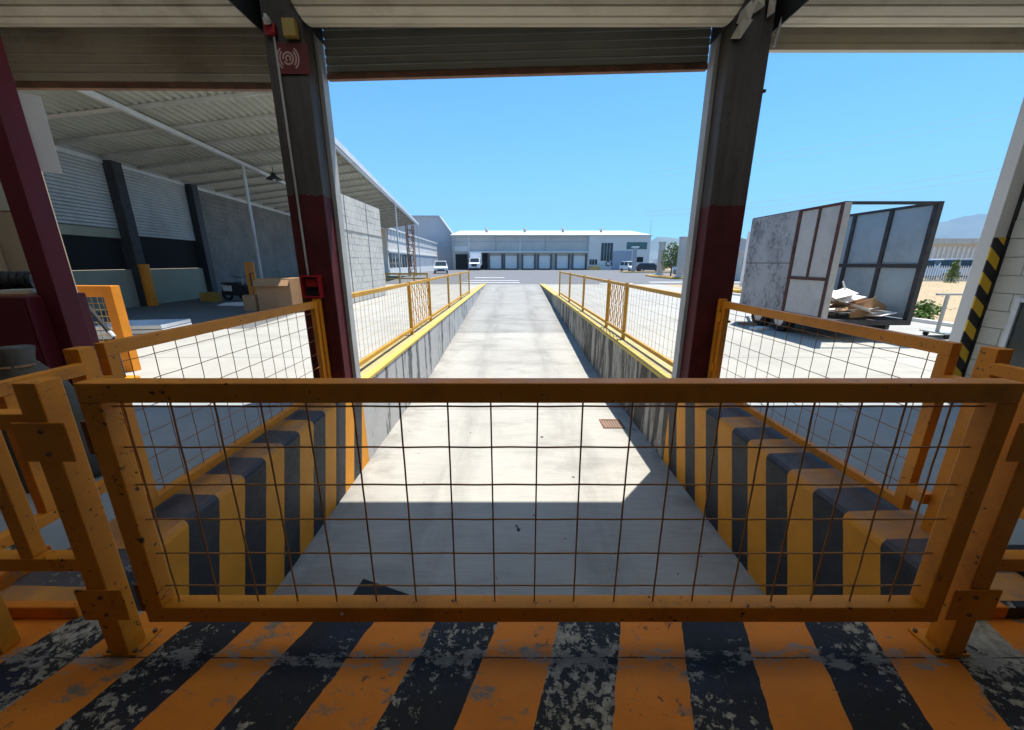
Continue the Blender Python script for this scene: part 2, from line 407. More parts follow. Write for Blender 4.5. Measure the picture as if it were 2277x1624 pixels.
# dock floor with its striped edge band
df = MB()
df.add([(-11, -9, 0), (11, -9, 0), (11, 0.2, 0), (-11, 0.2, 0)], [(0, 1, 2, 3)])
df.add([(-11, 0.2, 0), (-4.4, 0.2, 0), (-4.4, FY, 0), (-11, FY, 0)], [(0, 1, 2, 3)])
df.add([(4.4, 0.2, 0), (11, 0.2, 0), (11, FY, 0), (4.4, FY, 0)], [(0, 1, 2, 3)])
df.add([(-4.4, 1.29, 0), (XL - 0.43, 1.29, 0), (XL - 0.43, FY, 0), (-4.4, FY, 0)], [(0, 1, 2, 3)])
df.add([(XR + 0.43, 1.29, 0), (4.4, 1.29, 0), (4.4, FY, 0), (XR + 0.43, FY, 0)], [(0, 1, 2, 3)])
dock_floor = tag(df.build('dock_floor', 'dock_concrete'), kind='structure')
sb = MB(); sb.box(-4.4, 4.4, 0.2, 1.128, -0.1, 0.0); sb.build('striped_edge_slab', 'floor_stripes', dock_floor)
sb = MB(); sb.box(-4.4, 4.4, 1.130, DE, -0.1, -0.002); sb.build('striped_edge_slab', 'floor_stripes', dock_floor)
B(XL - 0.3, XR + 0.3, 1.20, DE - 0.01, PIT - 0.1, -0.101).build('dock_face', 'wall_mouldy', dock_floor)

# ------------------------------------------------------------------ dock shell
def structure(name, mb, mat): return tag(mb.build(name, mat), kind='structure')
structure('wall_back', B(-11, 11, -9.2, -9, 0, 5.0), 'interior')
structure('wall_left', B(-5.9, -5.7, -9, 4.39, 0, 5.0), 'interior_wall')
structure('wall_right', B(5.56, 5.8, -9, 4.36, 0, 5.0), 'block_cream')
cm_ = MB(); RL = (-4.4, -2.2, 0.0, 2.2, 4.4); edges = [-11.2] + [e for x in RL for e in (x - .55, x + .55)] + [11.2]
for k in range(0, len(edges), 2): cm_.box(edges[k], edges[k + 1], -9.2, 4.85, 5.0, 5.15)
for x in RL: cm_.box(x - .549, x + .549, -9.2, 1.0, 5.0, 5.15).box(x - .549, x + .549, 3.5, 4.85, 5.0, 5.15)
ceil = structure('ceiling', cm_, 'ceiling_white')
g_ = NT('translucent_sheet'); tl = g_.n('ShaderNodeBsdfTranslucent'); tl.inputs['Color'].default_value = (0.72, 0.72, 0.69, 1)
g_.t.links.new(tl.outputs[0], g_.t.nodes['Material Output'].inputs['Surface']); M['translucent_sheet'] = g_.m
for x in RL: MB().add([(x - .57, 0.98, 5.16), (x + .57, 0.98, 5.16), (x + .57, 3.52, 5.16), (x - .57, 3.52, 5.16)], [(0, 1, 2, 3)]).build('added_light_panel', 'translucent_sheet', ceil)  # unseen translucent panels, added to brighten the dock floor and pit
structure('wall_front', B(-11, 11, 4.62, 4.82, 3.92, 5.0), 'interior_wall')
lw = structure('wall_front_left', B(-11, -5.22, 4.40, 4.60, 0, 3.92), 'interior_wall')
structure('wall_front_right', B(5.50, 11, 4.40, 4.60, 0, 3.92), 'block_cream')

# block wall beside the right-hand opening: every block its own piece
bw = thing('block_wall', 'cream painted concrete block side wall at the right end of the dock', 'wall', (5.50, 4.38, 0))
full = B(0.0, 0.055, -0.392, -0.004, 0.004, 0.190).mesh('block', 'block_cream')
half = B(0.0, 0.055, -0.192, -0.004, 0.004, 0.190).mesh('block', 'block_cream')
B(0.012, 0.058, -2.4, 0.0, 0, 4.0).build('mortar', 'mortar', bw)
for r_ in range(20):
    y = 0.0
    if r_ % 2: link('block', half, bw, (random.uniform(-.003, .005), 0, r_ * 0.195)); y = -0.197
    while y > -2.0:
        link('block', full, bw, (random.uniform(-.004, .005), y, r_ * 0.195)); y -= 0.397

# metal framed window on the block wall
un = thing('window', 'grey metal framed window in the cream block wall', 'window', (5.47, 4.13, 0.36))
MB().box(-0.01, 0.03, -0.05, 0.0, 0, 0.78).box(-0.01, 0.03, -0.80, -0.05, 0.73, 0.78).box(-0.01, 0.03, -0.80, -0.05, 0, 0.05).box(-0.01, 0.03, -0.85, -0.80, 0, 0.78).build('frame', 'white_metal', un, bev=0.004)
B(0.012, 0.024, -0.80, -0.05, 0.05, 0.73).build('pane', 'glass_dark', un)
B(-0.05, -0.011, -0.86, 0.01, -0.03, 0.0).build('sill', 'galv', un)

# ------------------------------------------------------------------ columns of the dock front
def column(x0, x1, mat, label):
    t = thing('column', label, 'column', ((x0 + x1) / 2, 4.38, 0))
    w2 = (x1 - x0) / 2
    B(-w2, w2, -0.18, 0.16, 0, 4.9).build('shaft', mat, t, bev=0.012)
    for s in (-1, 1):
        a = s * w2
        B(min(a, a + s * 0.045), max(a, a + s * 0.045), 0.02, 0.15, PIT if (s > 0) == (x0 < 0) else 0.0, 4.2).build('shutter_guide', 'galv', t, bev=0.004)
    return t
colL = column(-2.32, -1.945, 'column_left', 'maroon based column carrying the alarm sign and red bell')
colR = column(2.05, 2.43, 'column_right', 'maroon based column with torn sheathing at its top, right of the ramp')
# torn sheathing and bracket bits at the head of the right column
for i, (x, z, dx, dz, a) in enumerate([(-0.12, 3.62, .10, .26, .25), (0.02, 3.72, .08, .2, -.3), (-0.17, 3.5, .07, .17, .5), (0.13, 3.68, .05, .22, -.15)]):
    MB().add([(-dx / 2, 0, 0), (dx / 2, -0.03, 0.02), (dx * .6, -0.06, dz), (-dx * .1, -0.02, dz * 1.1), (-dx * .7, -0.05, dz * .55),
              (-dx / 2, .006, 0), (dx / 2, -0.024, 0.02), (dx * .6, -0.054, dz), (-dx * .1, -0.014, dz * 1.1), (-dx * .7, -0.044, dz * .55)],
             [(0, 1, 2, 3, 4), (9, 8, 7, 6, 5), (0, 5, 6, 1), (1, 6, 7, 2), (2, 7, 8, 3), (3, 8, 9, 4), (4, 9, 5, 0)]).build('torn_flap', 'shutter_slat', colR, (x, -0.2, z), (0, a, 0))
MB().tube([(0.26, -0.2, 3.75), (0.21, -0.2, 3.45)], 0.012).build('bracket_rod', 'galv', colR)
B(0.19, 0.29, -0.05, -0.02, 3.14, 3.165).build('guide_stub', 'dark_steel', colR)

# striped guard column at the far right of the dock front, and the maroon post at the left
t = thing('column', 'concrete column with yellow and black striped guard beside the block wall', 'column', (5.43, 4.44, 0))
B(-0.075, 0.065, -0.03, 0.10, 0, 4.9).build('shaft', 'concrete_pale', t, bev=0.006)
B(-0.080, 0.050, -0.045, -0.0305, 0.15, 1.77).build('striped_guard', 'guard_stripes', t)
B(0.0655, 0.10, -0.055, 0.0, 0, 4.6).build('shutter_guide', 'dark_steel', t)
t = thing('steel_post', 'maroon steel post carrying the white board at the left opening', 'post', (-4.09, 3.44, 0))
B(-0.085, 0.085, -0.085, 0.085, 0, 4.99).build('shaft', 'maroon', t, bev=0.006)
B(-0.12, 0.12, -0.12, 0.12, 0, 0.012).build('base_plate', 'maroon', t)
tag(B(-0.16, 0.14, -0.008, 0.008, 0, 0.60).build('board', 'white_paint', None, (-4.12, 3.60, 2.27), (0, 0, R(52)), bev=0.003), 'blank white board fixed high on the maroon post', 'board')

# notice on the left wall
tag(B(-0.16, 0.16, -0.012, 0.0, 0, 0.27).build('notice', 'grimy_white', None, (-5.52, 4.398, 2.05)), 'pale paper notice on the brown wall left of the maroon post', 'notice')

# ------------------------------------------------------------------ roller shutters
def shutter(x0, x1, zb, tilt, mat, label, barmat, nsl=0.083):
    cx = (x0 + x1) / 2; wd = x1 - x0
    t = thing('roller_shutter', label, 'shutter', (cx, 0, 0))
    n = 24; rr = 0.40; cy, cz = 4.11, 4.03
    sl = 2 * math.pi * rr / n
    # coil: bent slats side by side
    fl = MB(); h = wd / 2 - 0.01
    pts = [(-sl * .49, 0.0), (-sl * .40, 0.012), (sl * .40, 0.012), (sl * .49, 0.0), (sl * .49, -0.012), (-sl * .49, -0.012)]
    coil_me = MB().prism(pts, 'x', -h, h).mesh('coil_slat', 'shutter_slat')
    for k in range(n):
        a = 2 * math.pi * k / n
        o = link('coil_slat', coil_me, t, (0, cy + math.sin(a) * rr, cz + math.cos(a) * rr), (-a, 0, 0))
    MB().cyl((cy, cz), rr - 0.03, 'x', -h + .02, h - .02, 24).build('drum', 'dark_steel', t)
    for s in (-1, 1):
        B(min(s * h, s * (h + .012)), max(s * h, s * (h + .012)), 3.72, 4.5, 3.62, 4.45).build('end_plate', 'dark_steel', t)
    # hanging curtain
    k = 0; z = zb + 0.06
    prof2 = [(0.0, 0.0), (-0.013, 0.010), (-0.013, nsl - 0.016), (0.0, nsl - 0.004), (0.010, nsl - 0.004), (0.010, 0.0)]
    cm = MB().prism(prof2, 'x', -h + .005, h - .005).mesh('slat', mat)
    while z < 4.05:
        link('slat', cm, t, (0, FY, z), (0, tilt, 0)); z += nsl
    MB().box(-h + .005, h - .005, FY - 0.03, FY + 0.03, 0, 0.055).build('bottom_bar', barmat, t, (0, 0, zb), (0, tilt, 0), bev=0.004)
    return t
shutter(-5.2, -2.37, 3.225, R(0.3), 'shutter_slat', 'beige roller shutter partly lowered over the left opening', 'rust_bar')
shutter(-1.9, 2.0, 3.35, R(-1.35), 'shutter_slat_shade', 'roller shutter with curtain coloured darker for shade, rolled up above the ramp', 'rust_bar', 0.075)
shutter(2.48, 5.30, 3.56, R(0.0), 'shutter_slat', 'beige roller shutter almost fully rolled up over the right opening', 'shutter_slat')

# ------------------------------------------------------------------ alarm equipment on the left column (front face y = 4.20)
t = thing('alarm_sign', 'dark red alarm sign with pale concentric arcs on the left column', 'sign', (-2.075, 4.188, 3.36))
B(-0.155, 0.155, -0.004, 0.008, -0.125, 0.125).build('plate', 'sign_red', t)
def arc(r0, a0, a1, wdt, n=16):
    m = MB(); vs_ = []; fs = []
    for i in range(n + 1):
        a = R(a0 + (a1 - a0) * i / n)
        for rad in (r0 - wdt / 2, r0 + wdt / 2):
            vs_.append((rad * math.cos(a), -0.007, rad * math.sin(a)))
    for i in range(n): fs.append((2 * i, 2 * i + 1, 2 * i + 3, 2 * i + 2))
    return m.add(vs_, fs)
for r0, spans in ((0.100, ((-52, 52), (128, 232))), (0.076, ((-46, 46), (134, 226))), (0.048, ((-150, 190),)), (0.022, ((-60, 250),))):
    for a0, a1 in spans: arc(r0, a0, a1, 0.014).build('arc_mark', 'sign_mark', t, (-0.035, 0, 0.0))
t = thing('alarm_bell', 'small red alarm beacon at the top of the left column', 'alarm', (-2.235, 4.18, 3.60))
B(-0.05, 0.05, -0.03, 0.02, -0.06, 0.03).build('housing', 'red_plastic', t, bev=0.01)
MB().tube([(0, -0.03, 0.02), (0, -0.055, 0.045), (0, -0.06, 0.075)], [0.035, 0.03, 0.012], 12).build('beacon', 'grimy_white', t, smooth=True)
t = thing('junction_box', 'yellowish junction box beside the red alarm beacon', 'box', (-2.045, 4.175, 3.585))
B(-0.06, 0.06, -0.04, 0.025, -0.07, 0.07).build('body', 'box_yellow', t, bev=0.006)
B(-0.055, 0.055, -0.044, -0.041, -0.065, 0.065).build('lid', 'box_yellow', t)
t = tag(MB().tube([(-2.215, 4.185, 3.53), (-2.205, 4.185, 1.35)], 0.011, 8).build('conduit', 'galv'), 'thin grey conduit running down the left column to the red box', 'conduit')
t = thing('call_point', 'red framed emergency box on the maroon base of the left column', 'box', (-2.17, 4.185, 1.25))
MB().box(-0.10, -0.085, -0.06, 0.015, -0.12, 0.12).box(0.085, 0.10, -0.06, 0.015, -0.12, 0.12).box(-0.085, 0.085, -0.06, 0.015, 0.10, 0.12).box(-0.085, 0.085, -0.06, 0.015, -0.12, -0.10).build('frame', 'red_plastic', t)
B(-0.083, 0.083, 0.0, 0.014, -0.098, 0.098).build('back', 'dark_steel', t)
B(-0.06, 0.06, -0.03, -0.001, 0.0, 0.08).build('handle', 'red_plastic', t)

# ------------------------------------------------------------------ ramp side walls
def ramp_wall(side):
    s = -1 if side == 'left' else 1; xi = XL if s < 0 else XR; xo = xi + s * 0.43
    t = thing('ramp_wall', {'left': 'retaining wall left of the ramp, pale with dark streaks and yellow coping',
                            'right': 'retaining wall right of the ramp, mouldy dark with yellow coping'}[side], 'wall', (xi, 0, 0))
    st = 'wall_stripes_' + side
    def L(a): return s * a
    # striped inner length, inside the dock, with a rounded edge
    pr = [(0, PIT - 0.1), (0, 0.012), (L(0.010), 0.034), (L(0.034), 0.052), (L(0.43), 0.06), (L(0.43), PIT - 0.1)]
    MB().prism(pr, 'y', DE, FY - 0.02).build('striped_length', st, t)
    # plain length outside, following the yard
    pr = [(0, PIT - 0.1), (0, 0.0), (L(0.40), 0.0), (L(0.40), PIT - 0.1)]
    MB().prism(pr, 'y', FY - 0.02, RE).build('concrete_length', 'wall_streaked' if s < 0 else 'wall_mouldy', t)
    y = FY - 0.01; i = 0
    while y < RE - 0.4:
        ln = min(3.2, RE - y)
        pr = [(L(-0.012), 0.001), (L(-0.012), 0.045), (L(0.09), 0.05), (L(0.09), 0.001)]
        MB().prism(pr, 'y', y + 0.004, y + ln - 0.004).build('coping', 'kerb_line', t, bev=0.006)
        pr = [(L(0.108), 0.001), (L(0.108), 0.032), (L(0.40), 0.036), (L(0.40), 0.001)]
        MB().prism(pr, 'y', y + 0.004, y + ln - 0.004).build('coping_back', 'kerb_worn', t, bev=0.006)
        y += ln
    return t
ramp_wall('left'); ramp_wall('right')
# low kerbs running out sideways from the ramp walls
for s in (-1, 1):
    x0, x1 = (-4.4, XL - 0.44) if s < 0 else (XR + 0.44, 4.4)
    tag(B(x0, x1, 1.295, 1.60, 0.0, 0.13).build('striped_kerb', 'kerb_stripes', bev=0.012),
        'low orange and black kerb left of the gate' if s < 0 else 'low orange and black kerb right of the gate', 'kerb', 'kerbs at the dock edge')
    xi = XL if s < 0 else XR
    tag(B(min(xi, xi + s * .43), max(xi, xi + s * .43), 1.295, DE - .002, 0.0, 0.062).build('striped_kerb_end', 'kerb_stripes', bev=0.006),
        'worn striped stub closing the left ramp wall' if s < 0 else 'worn striped stub closing the right ramp wall', 'kerb')

# ------------------------------------------------------------------ mesh wires
def wavy(p, q, n, amp, ax, r, name, mat):
    p = Vector(p); q = Vector(q)
    pts = [p.lerp(q, i / n) + Vector(ax) * (amp * (1 if i % 2 else -1) if 0 < i < n else 0) for i in range(n + 1)]
    return MB().tube(pts, r, 6).mesh(name, mat)
def wires(parent, ax, a0, a1, z0, z1, fixed, first, step, rows, mat, r=0.0024, nseg=10):
    """wire grid: upright wires along z, cross wires along ax ('x' or 'y')"""
    up = wavy((0, 0, z0 - .02), (0, 0, z1 + .02), nseg, 0.0009, (0, 1, 0) if ax == 'x' else (1, 0, 0), r, 'wire', mat)
    k = first
    while k < a1 - 0.02:
        if k > a0 + 0.02:
            loc = (k, fixed, 0) if ax == 'x' else (fixed, k, 0)
            link('wire', up, parent, loc, (random.uniform(-.004, .004), random.uniform(-.006, .006), 0))
        k += step
    hz = wavy((a0 - .02, 0, 0) if ax == 'x' else (0, a0 - .02, 0), (a1 + .02, 0, 0) if ax == 'x' else (0, a1 + .02, 0), 24, 0.0009, (0, 0, 1), r, 'wire', mat)
    for z in rows:
        link('wire', hz, parent, (0, fixed + 0.005, z) if ax == 'x' else (fixed + 0.005, 0, z))

# ------------------------------------------------------------------ front gate
GY = 1.17
gate = thing('mesh_gate', 'wide yellow framed wire mesh gate across the foot of the ramp', 'gate', (0.12, GY, 0))
gx0, gx1 = -1.52, 1.52; tb = 0.068
B(gx0, gx1, -0.03, 0.03, 1.062, 1.130).build('top_rail', 'yellow_paint', gate, bev=0.004)
B(gx0, gx1, -0.03, 0.03, 0.162, 0.232).build('bottom_rail', 'yellow_paint', gate, bev=0.004)
for a in (gx0, gx1 - tb): B(a, a + tb, -0.03, 0.03, 0.2325, 1.0615).build('stile', 'yellow_paint', gate, bev=0.004)
wires(gate, 'x', gx0 + tb, gx1 - tb, 0.232, 1.062, 0.0, -1.41, 0.153, (0.302, 0.451, 0.599, 0.742, 0.888, 1.038), 'wire_rust', 0.0031)
for (x, z) in ((-0.77, 0.205),):
    MB().tube([(x, -0.0305, z), (x, -0.0335, z)], 0.006, 10).build('hole_light_spot', 'white_paint', gate)  # white disc painted for daylight showing through a hole in the rail

def corner_rail(side):
    s = -1 if side == 'left' else 1
    px = -1.548 if s < 0 else 1.742
    bx = -2.05 if s < 0 else 2.30
    t = thing('corner_railing', 'yellow gate post and railing return on the %s of the mesh gate' % side, 'railing', (px, GY, 0))
    Y = 'yellow_paint'; dx = bx - px
    B(-0.0375, 0.0375, -0.0375, 0.0375, 0.008, 1.132).build('gate_post', Y, t, bev=0.004)
    B(-0.066, 0.066, -0.038, 0.075, 0.0, 0.008).build('base_plate', Y, t)
    for (bx_, by_) in ((-.053, -.024), (.053, -.024), (-.053, .060), (.053, .060)): MB().cyl((bx_, by_), .008, 'z', .008, .020, 6).build('bolt', 'rust_bar', t)
    B(min(0, dx) + (0.038 if s > 0 else 0), max(0, dx) - (0.038 if s < 0 else 0), -0.025, 0.025, 0.965, 1.022).build('rail', Y, t, bev=0.003)
    B(min(0, dx) + (0.038 if s > 0 else 0), max(0, dx) - (0.038 if s < 0 else 0), -0.025, 0.025, 0.395, 0.45).build('rail', Y, t, bev=0.003)
    B(dx - 0.03, dx + 0.03, -0.03, 0.03, 0.0, 1.06).build('corner_post', Y, t, bev=0.003)
    B(s * 0.235 - 0.025, s * 0.235 + 0.025, -0.022, 0.022, 0.4505, 0.9645).build('baluster', Y, t, bev=0.003)
    B(dx - 0.025, dx + 0.025, 0.031, 0.56, 0.985, 1.04).build('rail', Y, t, bev=0.003)
    B(dx - 0.025, dx + 0.025, 0.031, 0.56, 0.395, 0.445).build('rail', Y, t, bev=0.003)
    B(dx - 0.022, dx + 0.022, 0.245, 0.295, 0.4455, 0.9845).build('baluster', Y, t, bev=0.003)
    B(dx - 0.0375 + s * 0.04, dx + 0.0375 + s * 0.04, 0.565, 0.64, 0.0, 1.105).build('end_post', Y, t, bev=0.004)
    # latch blocks reaching over to the gate stile
    inner = 1 if s < 0 else -1
    for (z0, z1) in ((0.86, 1.0), (0.19, 0.33)):
        B(min(-inner * 0.075, inner * 0.095), max(-inner * 0.075, inner * 0.095), -0.046, -0.039, z0, z1).build('hinge_plate', Y, t, bev=0.002)
        for zz in (z0 + .03, z1 - .03): MB().cyl((inner * .02, zz), .008, 'y', -.052, -.046, 6).build('bolt', 'rust_bar', t)
        MB().cyl((inner * 0.118, 0.0), 0.014, 'z', z0 + .01, z1 - .01, 10).build('hinge_pin', 'rust_bar', t)
    return t
corner_rail('left'); corner_rail('right')

def side_gate(side):
    s = -1 if side == 'left' else 1
    x = -2.13 if s < 0 else 2.30
    t = thing('side_gate', 'yellow mesh gate along the striped wall %s of the ramp' % side, 'gate', (x, 1.9, 0.06))
    y0, y1 = 0.0, 2.20; Y = 'yellow_paint'
    B(-0.025, 0.025, y0, y1, 0.97, 1.04).build('top_rail', Y, t, bev=0.003)
    B(-0.025, 0.025, y0, y1, 0.045, 0.10).build('bottom_rail', Y, t, bev=0.003)
    for a in (y0, y1 - 0.06): B(-0.025, 0.025, a, a + 0.06, 0.1005, 0.9695).build('stile', Y, t, bev=0.003)
    wires(t, 'y', 0.06, y1 - 0.06, 0.10, 0.97, 0.0, 0.13, 0.153, (0.18, 0.33, 0.48, 0.63, 0.78, 0.92), 'wire_rust' , 0.0024)
    B(-0.035, 0.035, y1 + 0.02, y1 + 0.08, 0.0, 1.06).build('stanchion', Y, t, bev=0.003)
    for z in (0.25, 0.82): B(-0.04, -0.026, y1 - 0.03, y1 + 0.06, z, z + 0.09).build('hinge_plate', Y, t)
    B(-0.03, 0.03, -0.09, -0.005, 0.15, 0.21).build('latch', Y, t); B(-0.03, 0.03, -0.09, -0.005, 0.80, 0.87).build('latch', Y, t)
    return t
side_gate('left'); side_gate('right')

# ------------------------------------------------------------------ railings along the ramp outside
def ramp_railing(side):
    s = -1 if side == 'left' else 1
    x = -2.11 if s < 0 else 2.22
    ys = [4.66, 7.85, 9.75, 12.7, 15.7, 18.9] if s < 0 else [4.66, 7.4, 8.8, 11.85, 14.75, 17.9]
    t = thing('ramp_railing', 'long yellow mesh railing on the %s ramp wall' % side, 'railing', (x, 0, 0.032))
    Y = 'yellow_sun'
    for y in ys: B(-0.03, 0.03, y - 0.03, y + 0.03, 0.0, 1.10).build('post', Y, t, bev=0.003)
    for i in range(5):
        a, b = ys[i] + 0.031, ys[i + 1] - 0.031
        B(-0.025, 0.025, a, b, 1.02, 1.08).build('top_rail', Y, t, bev=0.003)
        B(-0.025, 0.025, a, b, 0.09, 0.15).build('bottom_rail', Y, t, bev=0.003)
        if i == 1:                                   # decorated panel
            n = 9
            for k in range(1, n):
                yy = a + (b - a) * k / n
                MB().tube([(0, yy, 0.15), (0, yy, 1.02)], 0.008, 6).build('bar', Y, t)
            for zc in (0.38, 0.80):
                for k in range(0, n, 2):
                    y0 = a + (b - a) * k / n; y1 = a + (b - a) * min(n, k + 2) / n; ym = (y0 + y1) / 2
                    MB().tube([(0.012, y0, zc), (0.012, ym, zc + 0.19), (0.012, y1, zc), (0.012, ym, zc - 0.19), (0.012, y0, zc)], 0.007, 5).build('diamond', Y, t)
        else:
            wires(t, 'y', a, b, 0.15, 1.02, 0.0, a + 0.10, 0.153, (0.27, 0.42, 0.57, 0.72, 0.87), 'wire_grey', 0.0022, 6)
    return t
ramp_railing('left'); ramp_railing('right')

# ------------------------------------------------------------------ bits in the pit
t = thing('drain_cover', 'square rusty drain cover in the ramp floor', 'drain cover', (1.62, 5.65, PIT + 0.003))
MB().box(-.17, .17, -.17, -.145, 0, .012).box(-.17, .17, .145, .17, 0, .012).box(-.17, -.145, -.145, .145, 0, .012).box(.145, .17, -.145, .145, 0, .012).build('frame', 'rust_bar', t)
for k in range(7): B(-.143 + k * .042, -.118 + k * .042, -.143, .143, 0.001, .009).build('grate_bar', 'rust_bar', t)
m = MB().prism([(-0.24, 0.0), (0.24, 0.0), (0.24, 0.03), (-0.24, 0.16)], 'y', -0.18, 0.14)
tag(m.build('rubber_wedge', 'black_rubber', None, (-0.94, 2.22, PIT + .001), (0, 0, R(-8)), bev=0.005), 'black rubber wedge on the ramp floor behind the gate', 'wedge')

# ------------------------------------------------------------------ left yard: canopy building, turned 8 degrees
ROT = R(8)
def loc8(lx, ly, z=0): return (lx * math.cos(ROT) - ly * math.sin(ROT), lx * math.sin(ROT) + ly * math.cos(ROT), z)
def rz(lx): return 4.72 + (lx + 11.4) * 0.158      # roof height over lx
can = thing('canopy_building', 'open sided canopy and its long wall with shutters on the left of the yard', 'building', (0, 0, 0), ROT)
LY0, LY1 = 9.0, 48.5
# corrugated sheets, one by one
for k in range(7):
    a = -11.6 + k * 1.03; b = a + 1.03; m = MB(); n = 64; vs_ = []; fs = []
    for i in range(n + 1):
        lx = a + (b - a) * i / n; z = rz(lx) + 0.17 + 0.045 * max(-1, min(1, 1.7 * math.sin(i / n * 2 * math.pi * 5)))
        vs_ += [(lx, LY0, z), (lx, LY1, z)]
    for i in range(n): fs.append((2 * i, 2 * i + 1, 2 * i + 3, 2 * i + 2))
    o = m.add(vs_, fs).build('roof_sheet', 'galv_roof', can)
    sm = o.modifiers.new('thickness', 'SOLIDIFY'); sm.thickness = 0.004
purl = MB().hexa([(-11.4, -.025, rz(-11.4) + .03), (-4.42, -.025, rz(-4.42) + .03), (-4.42, .025, rz(-4.42) + .03), (-11.4, .025, rz(-11.4) + .03),
                  (-11.4, -.035, rz(-11.4) + .115), (-4.42, -.035, rz(-4.42) + .115), (-4.42, .035, rz(-4.42) + .115), (-11.4, .035, rz(-11.4) + .115)]).mesh('purlin', 'galv')
ly = LY0 + 0.2
while ly < LY1:
    link('purlin', purl, can, (0, ly, 0)); ly += 1.52
for lx in (-8.05, -4.45, -11.3):
    z = rz(lx) - 0.12
    B(lx - 0.05, lx + 0.05, LY0, LY1, z, z + 0.115).build('beam', 'white_metal', can)
B(-4.38, -4.35, LY0, LY1, rz(-4.4) - 0.02, rz(-4.4) + 0.2).build('fascia', 'white_metal', can)
for (lx, ly) in ((-8.05, 17.3), (-8.05, 33.5), (-4.45, 31.3), (-4.45, 48.0)):
    MB().cyl((lx, ly), 0.055, 'z', 0.0, rz(lx) - 0.12, 10).build('pole', 'white_metal', can)
tag(MB().add([(-11.4, 9.6, .004), (-4.9, 9.6, .004), (-5.4, 47, .004), (-11.4, 47, .004)], [(0, 1, 2, 3)]).build('canopy_shade_floor', 'canopy_shade_floor', None, (0, 0, 0), (0, 0, ROT)), kind='structure')  # dark sheet laid under the canopy, the shade put into its colour
# wall with the two shutters
for (ly, w_) in ((15.40, 0.2), (19.25, 0.2), (11.45, 0.2)):
    o = MB().box(-11.42, -11.0, ly - w_, ly + w_, 0.0, 4.72).build('pillar', 'dark_steel' if ly > 19 else 'frame_dark', can, bev=0.02)
MB().cyl((-10.93, 15.35), 0.16, 'z', 0.0, 1.45, 14).build('bollard_sleeve', 'yellow_paint', can)
for (a, b, zb) in ((11.66, 15.19, 2.60), (15.61, 19.04, 2.42)):
    sm_ = MB().prism([(-11.30, 0.0), (-11.27, 0.02), (-11.27, 0.085), (-11.30, 0.10), (-11.32, 0.10), (-11.32, 0.0)], 'y', a, b)
    me = MB().add([(p[0], p[2 - 1], p[2]) for p in sm_.v], sm_.f).mesh('shutter_slat', 'canopy_slat')
    z = zb
    while z < 4.6: link('shutter_slat', me, can, (0, 0, z)); z += 0.104
    B(-11.40, -11.34, a, b, 1.28, 4.7).build('opening', 'dark_hole', can)
    B(-11.42, -11.22, a, b, 0.0, 1.27).build('low_wall', 'cream_wall', can)
B(-11.33, -11.28, 11.66, 15.19, 2.30, 2.58).build('shutter_bar', 'cream_wall', can)
# block wall beyond the shutters, first 300 blocks one by one
B(-11.43, -11.33, 9.2, 34.0, 4.60, 4.93).build('wall_head', 'galv', can)
B(-11.42, -11.27, 19.46, 34.0, 0.0, 4.72).build('wall_core', 'block_dark', can)
bm_ = B(-11.268, -11.235, 0.004, 0.386, 0.004, 0.192).mesh('block', 'block_dark')
rest = MB(); cnt = 0
for c_ in range(37):
    for r_ in range(23):
        y0 = 19.46 + c_ * 0.39 + (0.195 if r_ % 2 else 0); z0 = 0.02 + r_ * 0.2
        if y0 + 0.39 > 34: continue
        dx = random.uniform(-.006, .006)
        if cnt < 299: link('block', bm_, can, (dx, y0, z0)); cnt += 1
        else: rest.box(-11.268 + dx, -11.235 + dx, y0 + .004, y0 + .386, z0 + .004, z0 + .192)
tag(rest.build('block_field', 'block_dark', can), kind='stuff')
MB().tube([(-11.18, 19.62, 0), (-11.18, 19.62, 4.6)], 0.03, 8).build('downpipe', 'galv', can)
# lamp under the canopy
t = thing('canopy_lamp', 'dark bell shaped lamp hanging under the canopy', 'lamp', loc8(-7.4, 18.3, rz(-7.4)))
MB().tube([(0, 0, 0.0), (0, 0, -0.28)], 0.012, 6).build('stem', 'dark_steel', t)
MB().tube([(0, 0, -0.26), (0, 0, -0.36), (0, 0, -0.52)], [0.07, 0.10, 0.30], 16).build('shade', 'dark_steel', t, smooth=True)
MB().tube([(0, 0, -0.45), (0, 0, -0.56)], [0.09, 0.05], 10).build('bulb', 'white_paint', t)

# free standing block wall in the sun
fw = thing('block_wall', 'sunlit grey block wall standing beside the canopy', 'wall', (-6.05, 12.4, 0))
B(-0.2, -0.02, 0.0, 6.0, 0.0, 3.86).build('wall_core', 'mortar', fw)
bm_ = B(-0.019, 0.0, 0.005, 0.425, 0.005, 0.237).mesh('block', 'block')
bh_ = B(-0.019, 0.0, 0.005, 0.21, 0.005, 0.237).mesh('block', 'block')
for r_ in range(16):
    y = 0.0; z0 = 0.02 + r_ * 0.24
    if r_ % 2: link('block', bh_, fw, (random.uniform(-.006, .004), 0, z0)); y = 0.215
    while y < 5.9:
        last = y + 0.43 > 6.0
        link('block', bh_ if last else bm_, fw, (random.uniform(-.006, .004), y, z0)); y += 0.215 if last else 0.43
for y in (2.2, 4.3): B(0.004, 0.012, y - 0.02, y + 0.02, 0, 3.86).build('joint_strip', 'block_dark', fw)
B(0.004, 0.014, 0, 6.0, 2.62, 2.66).build('joint_strip', 'block_dark', fw)

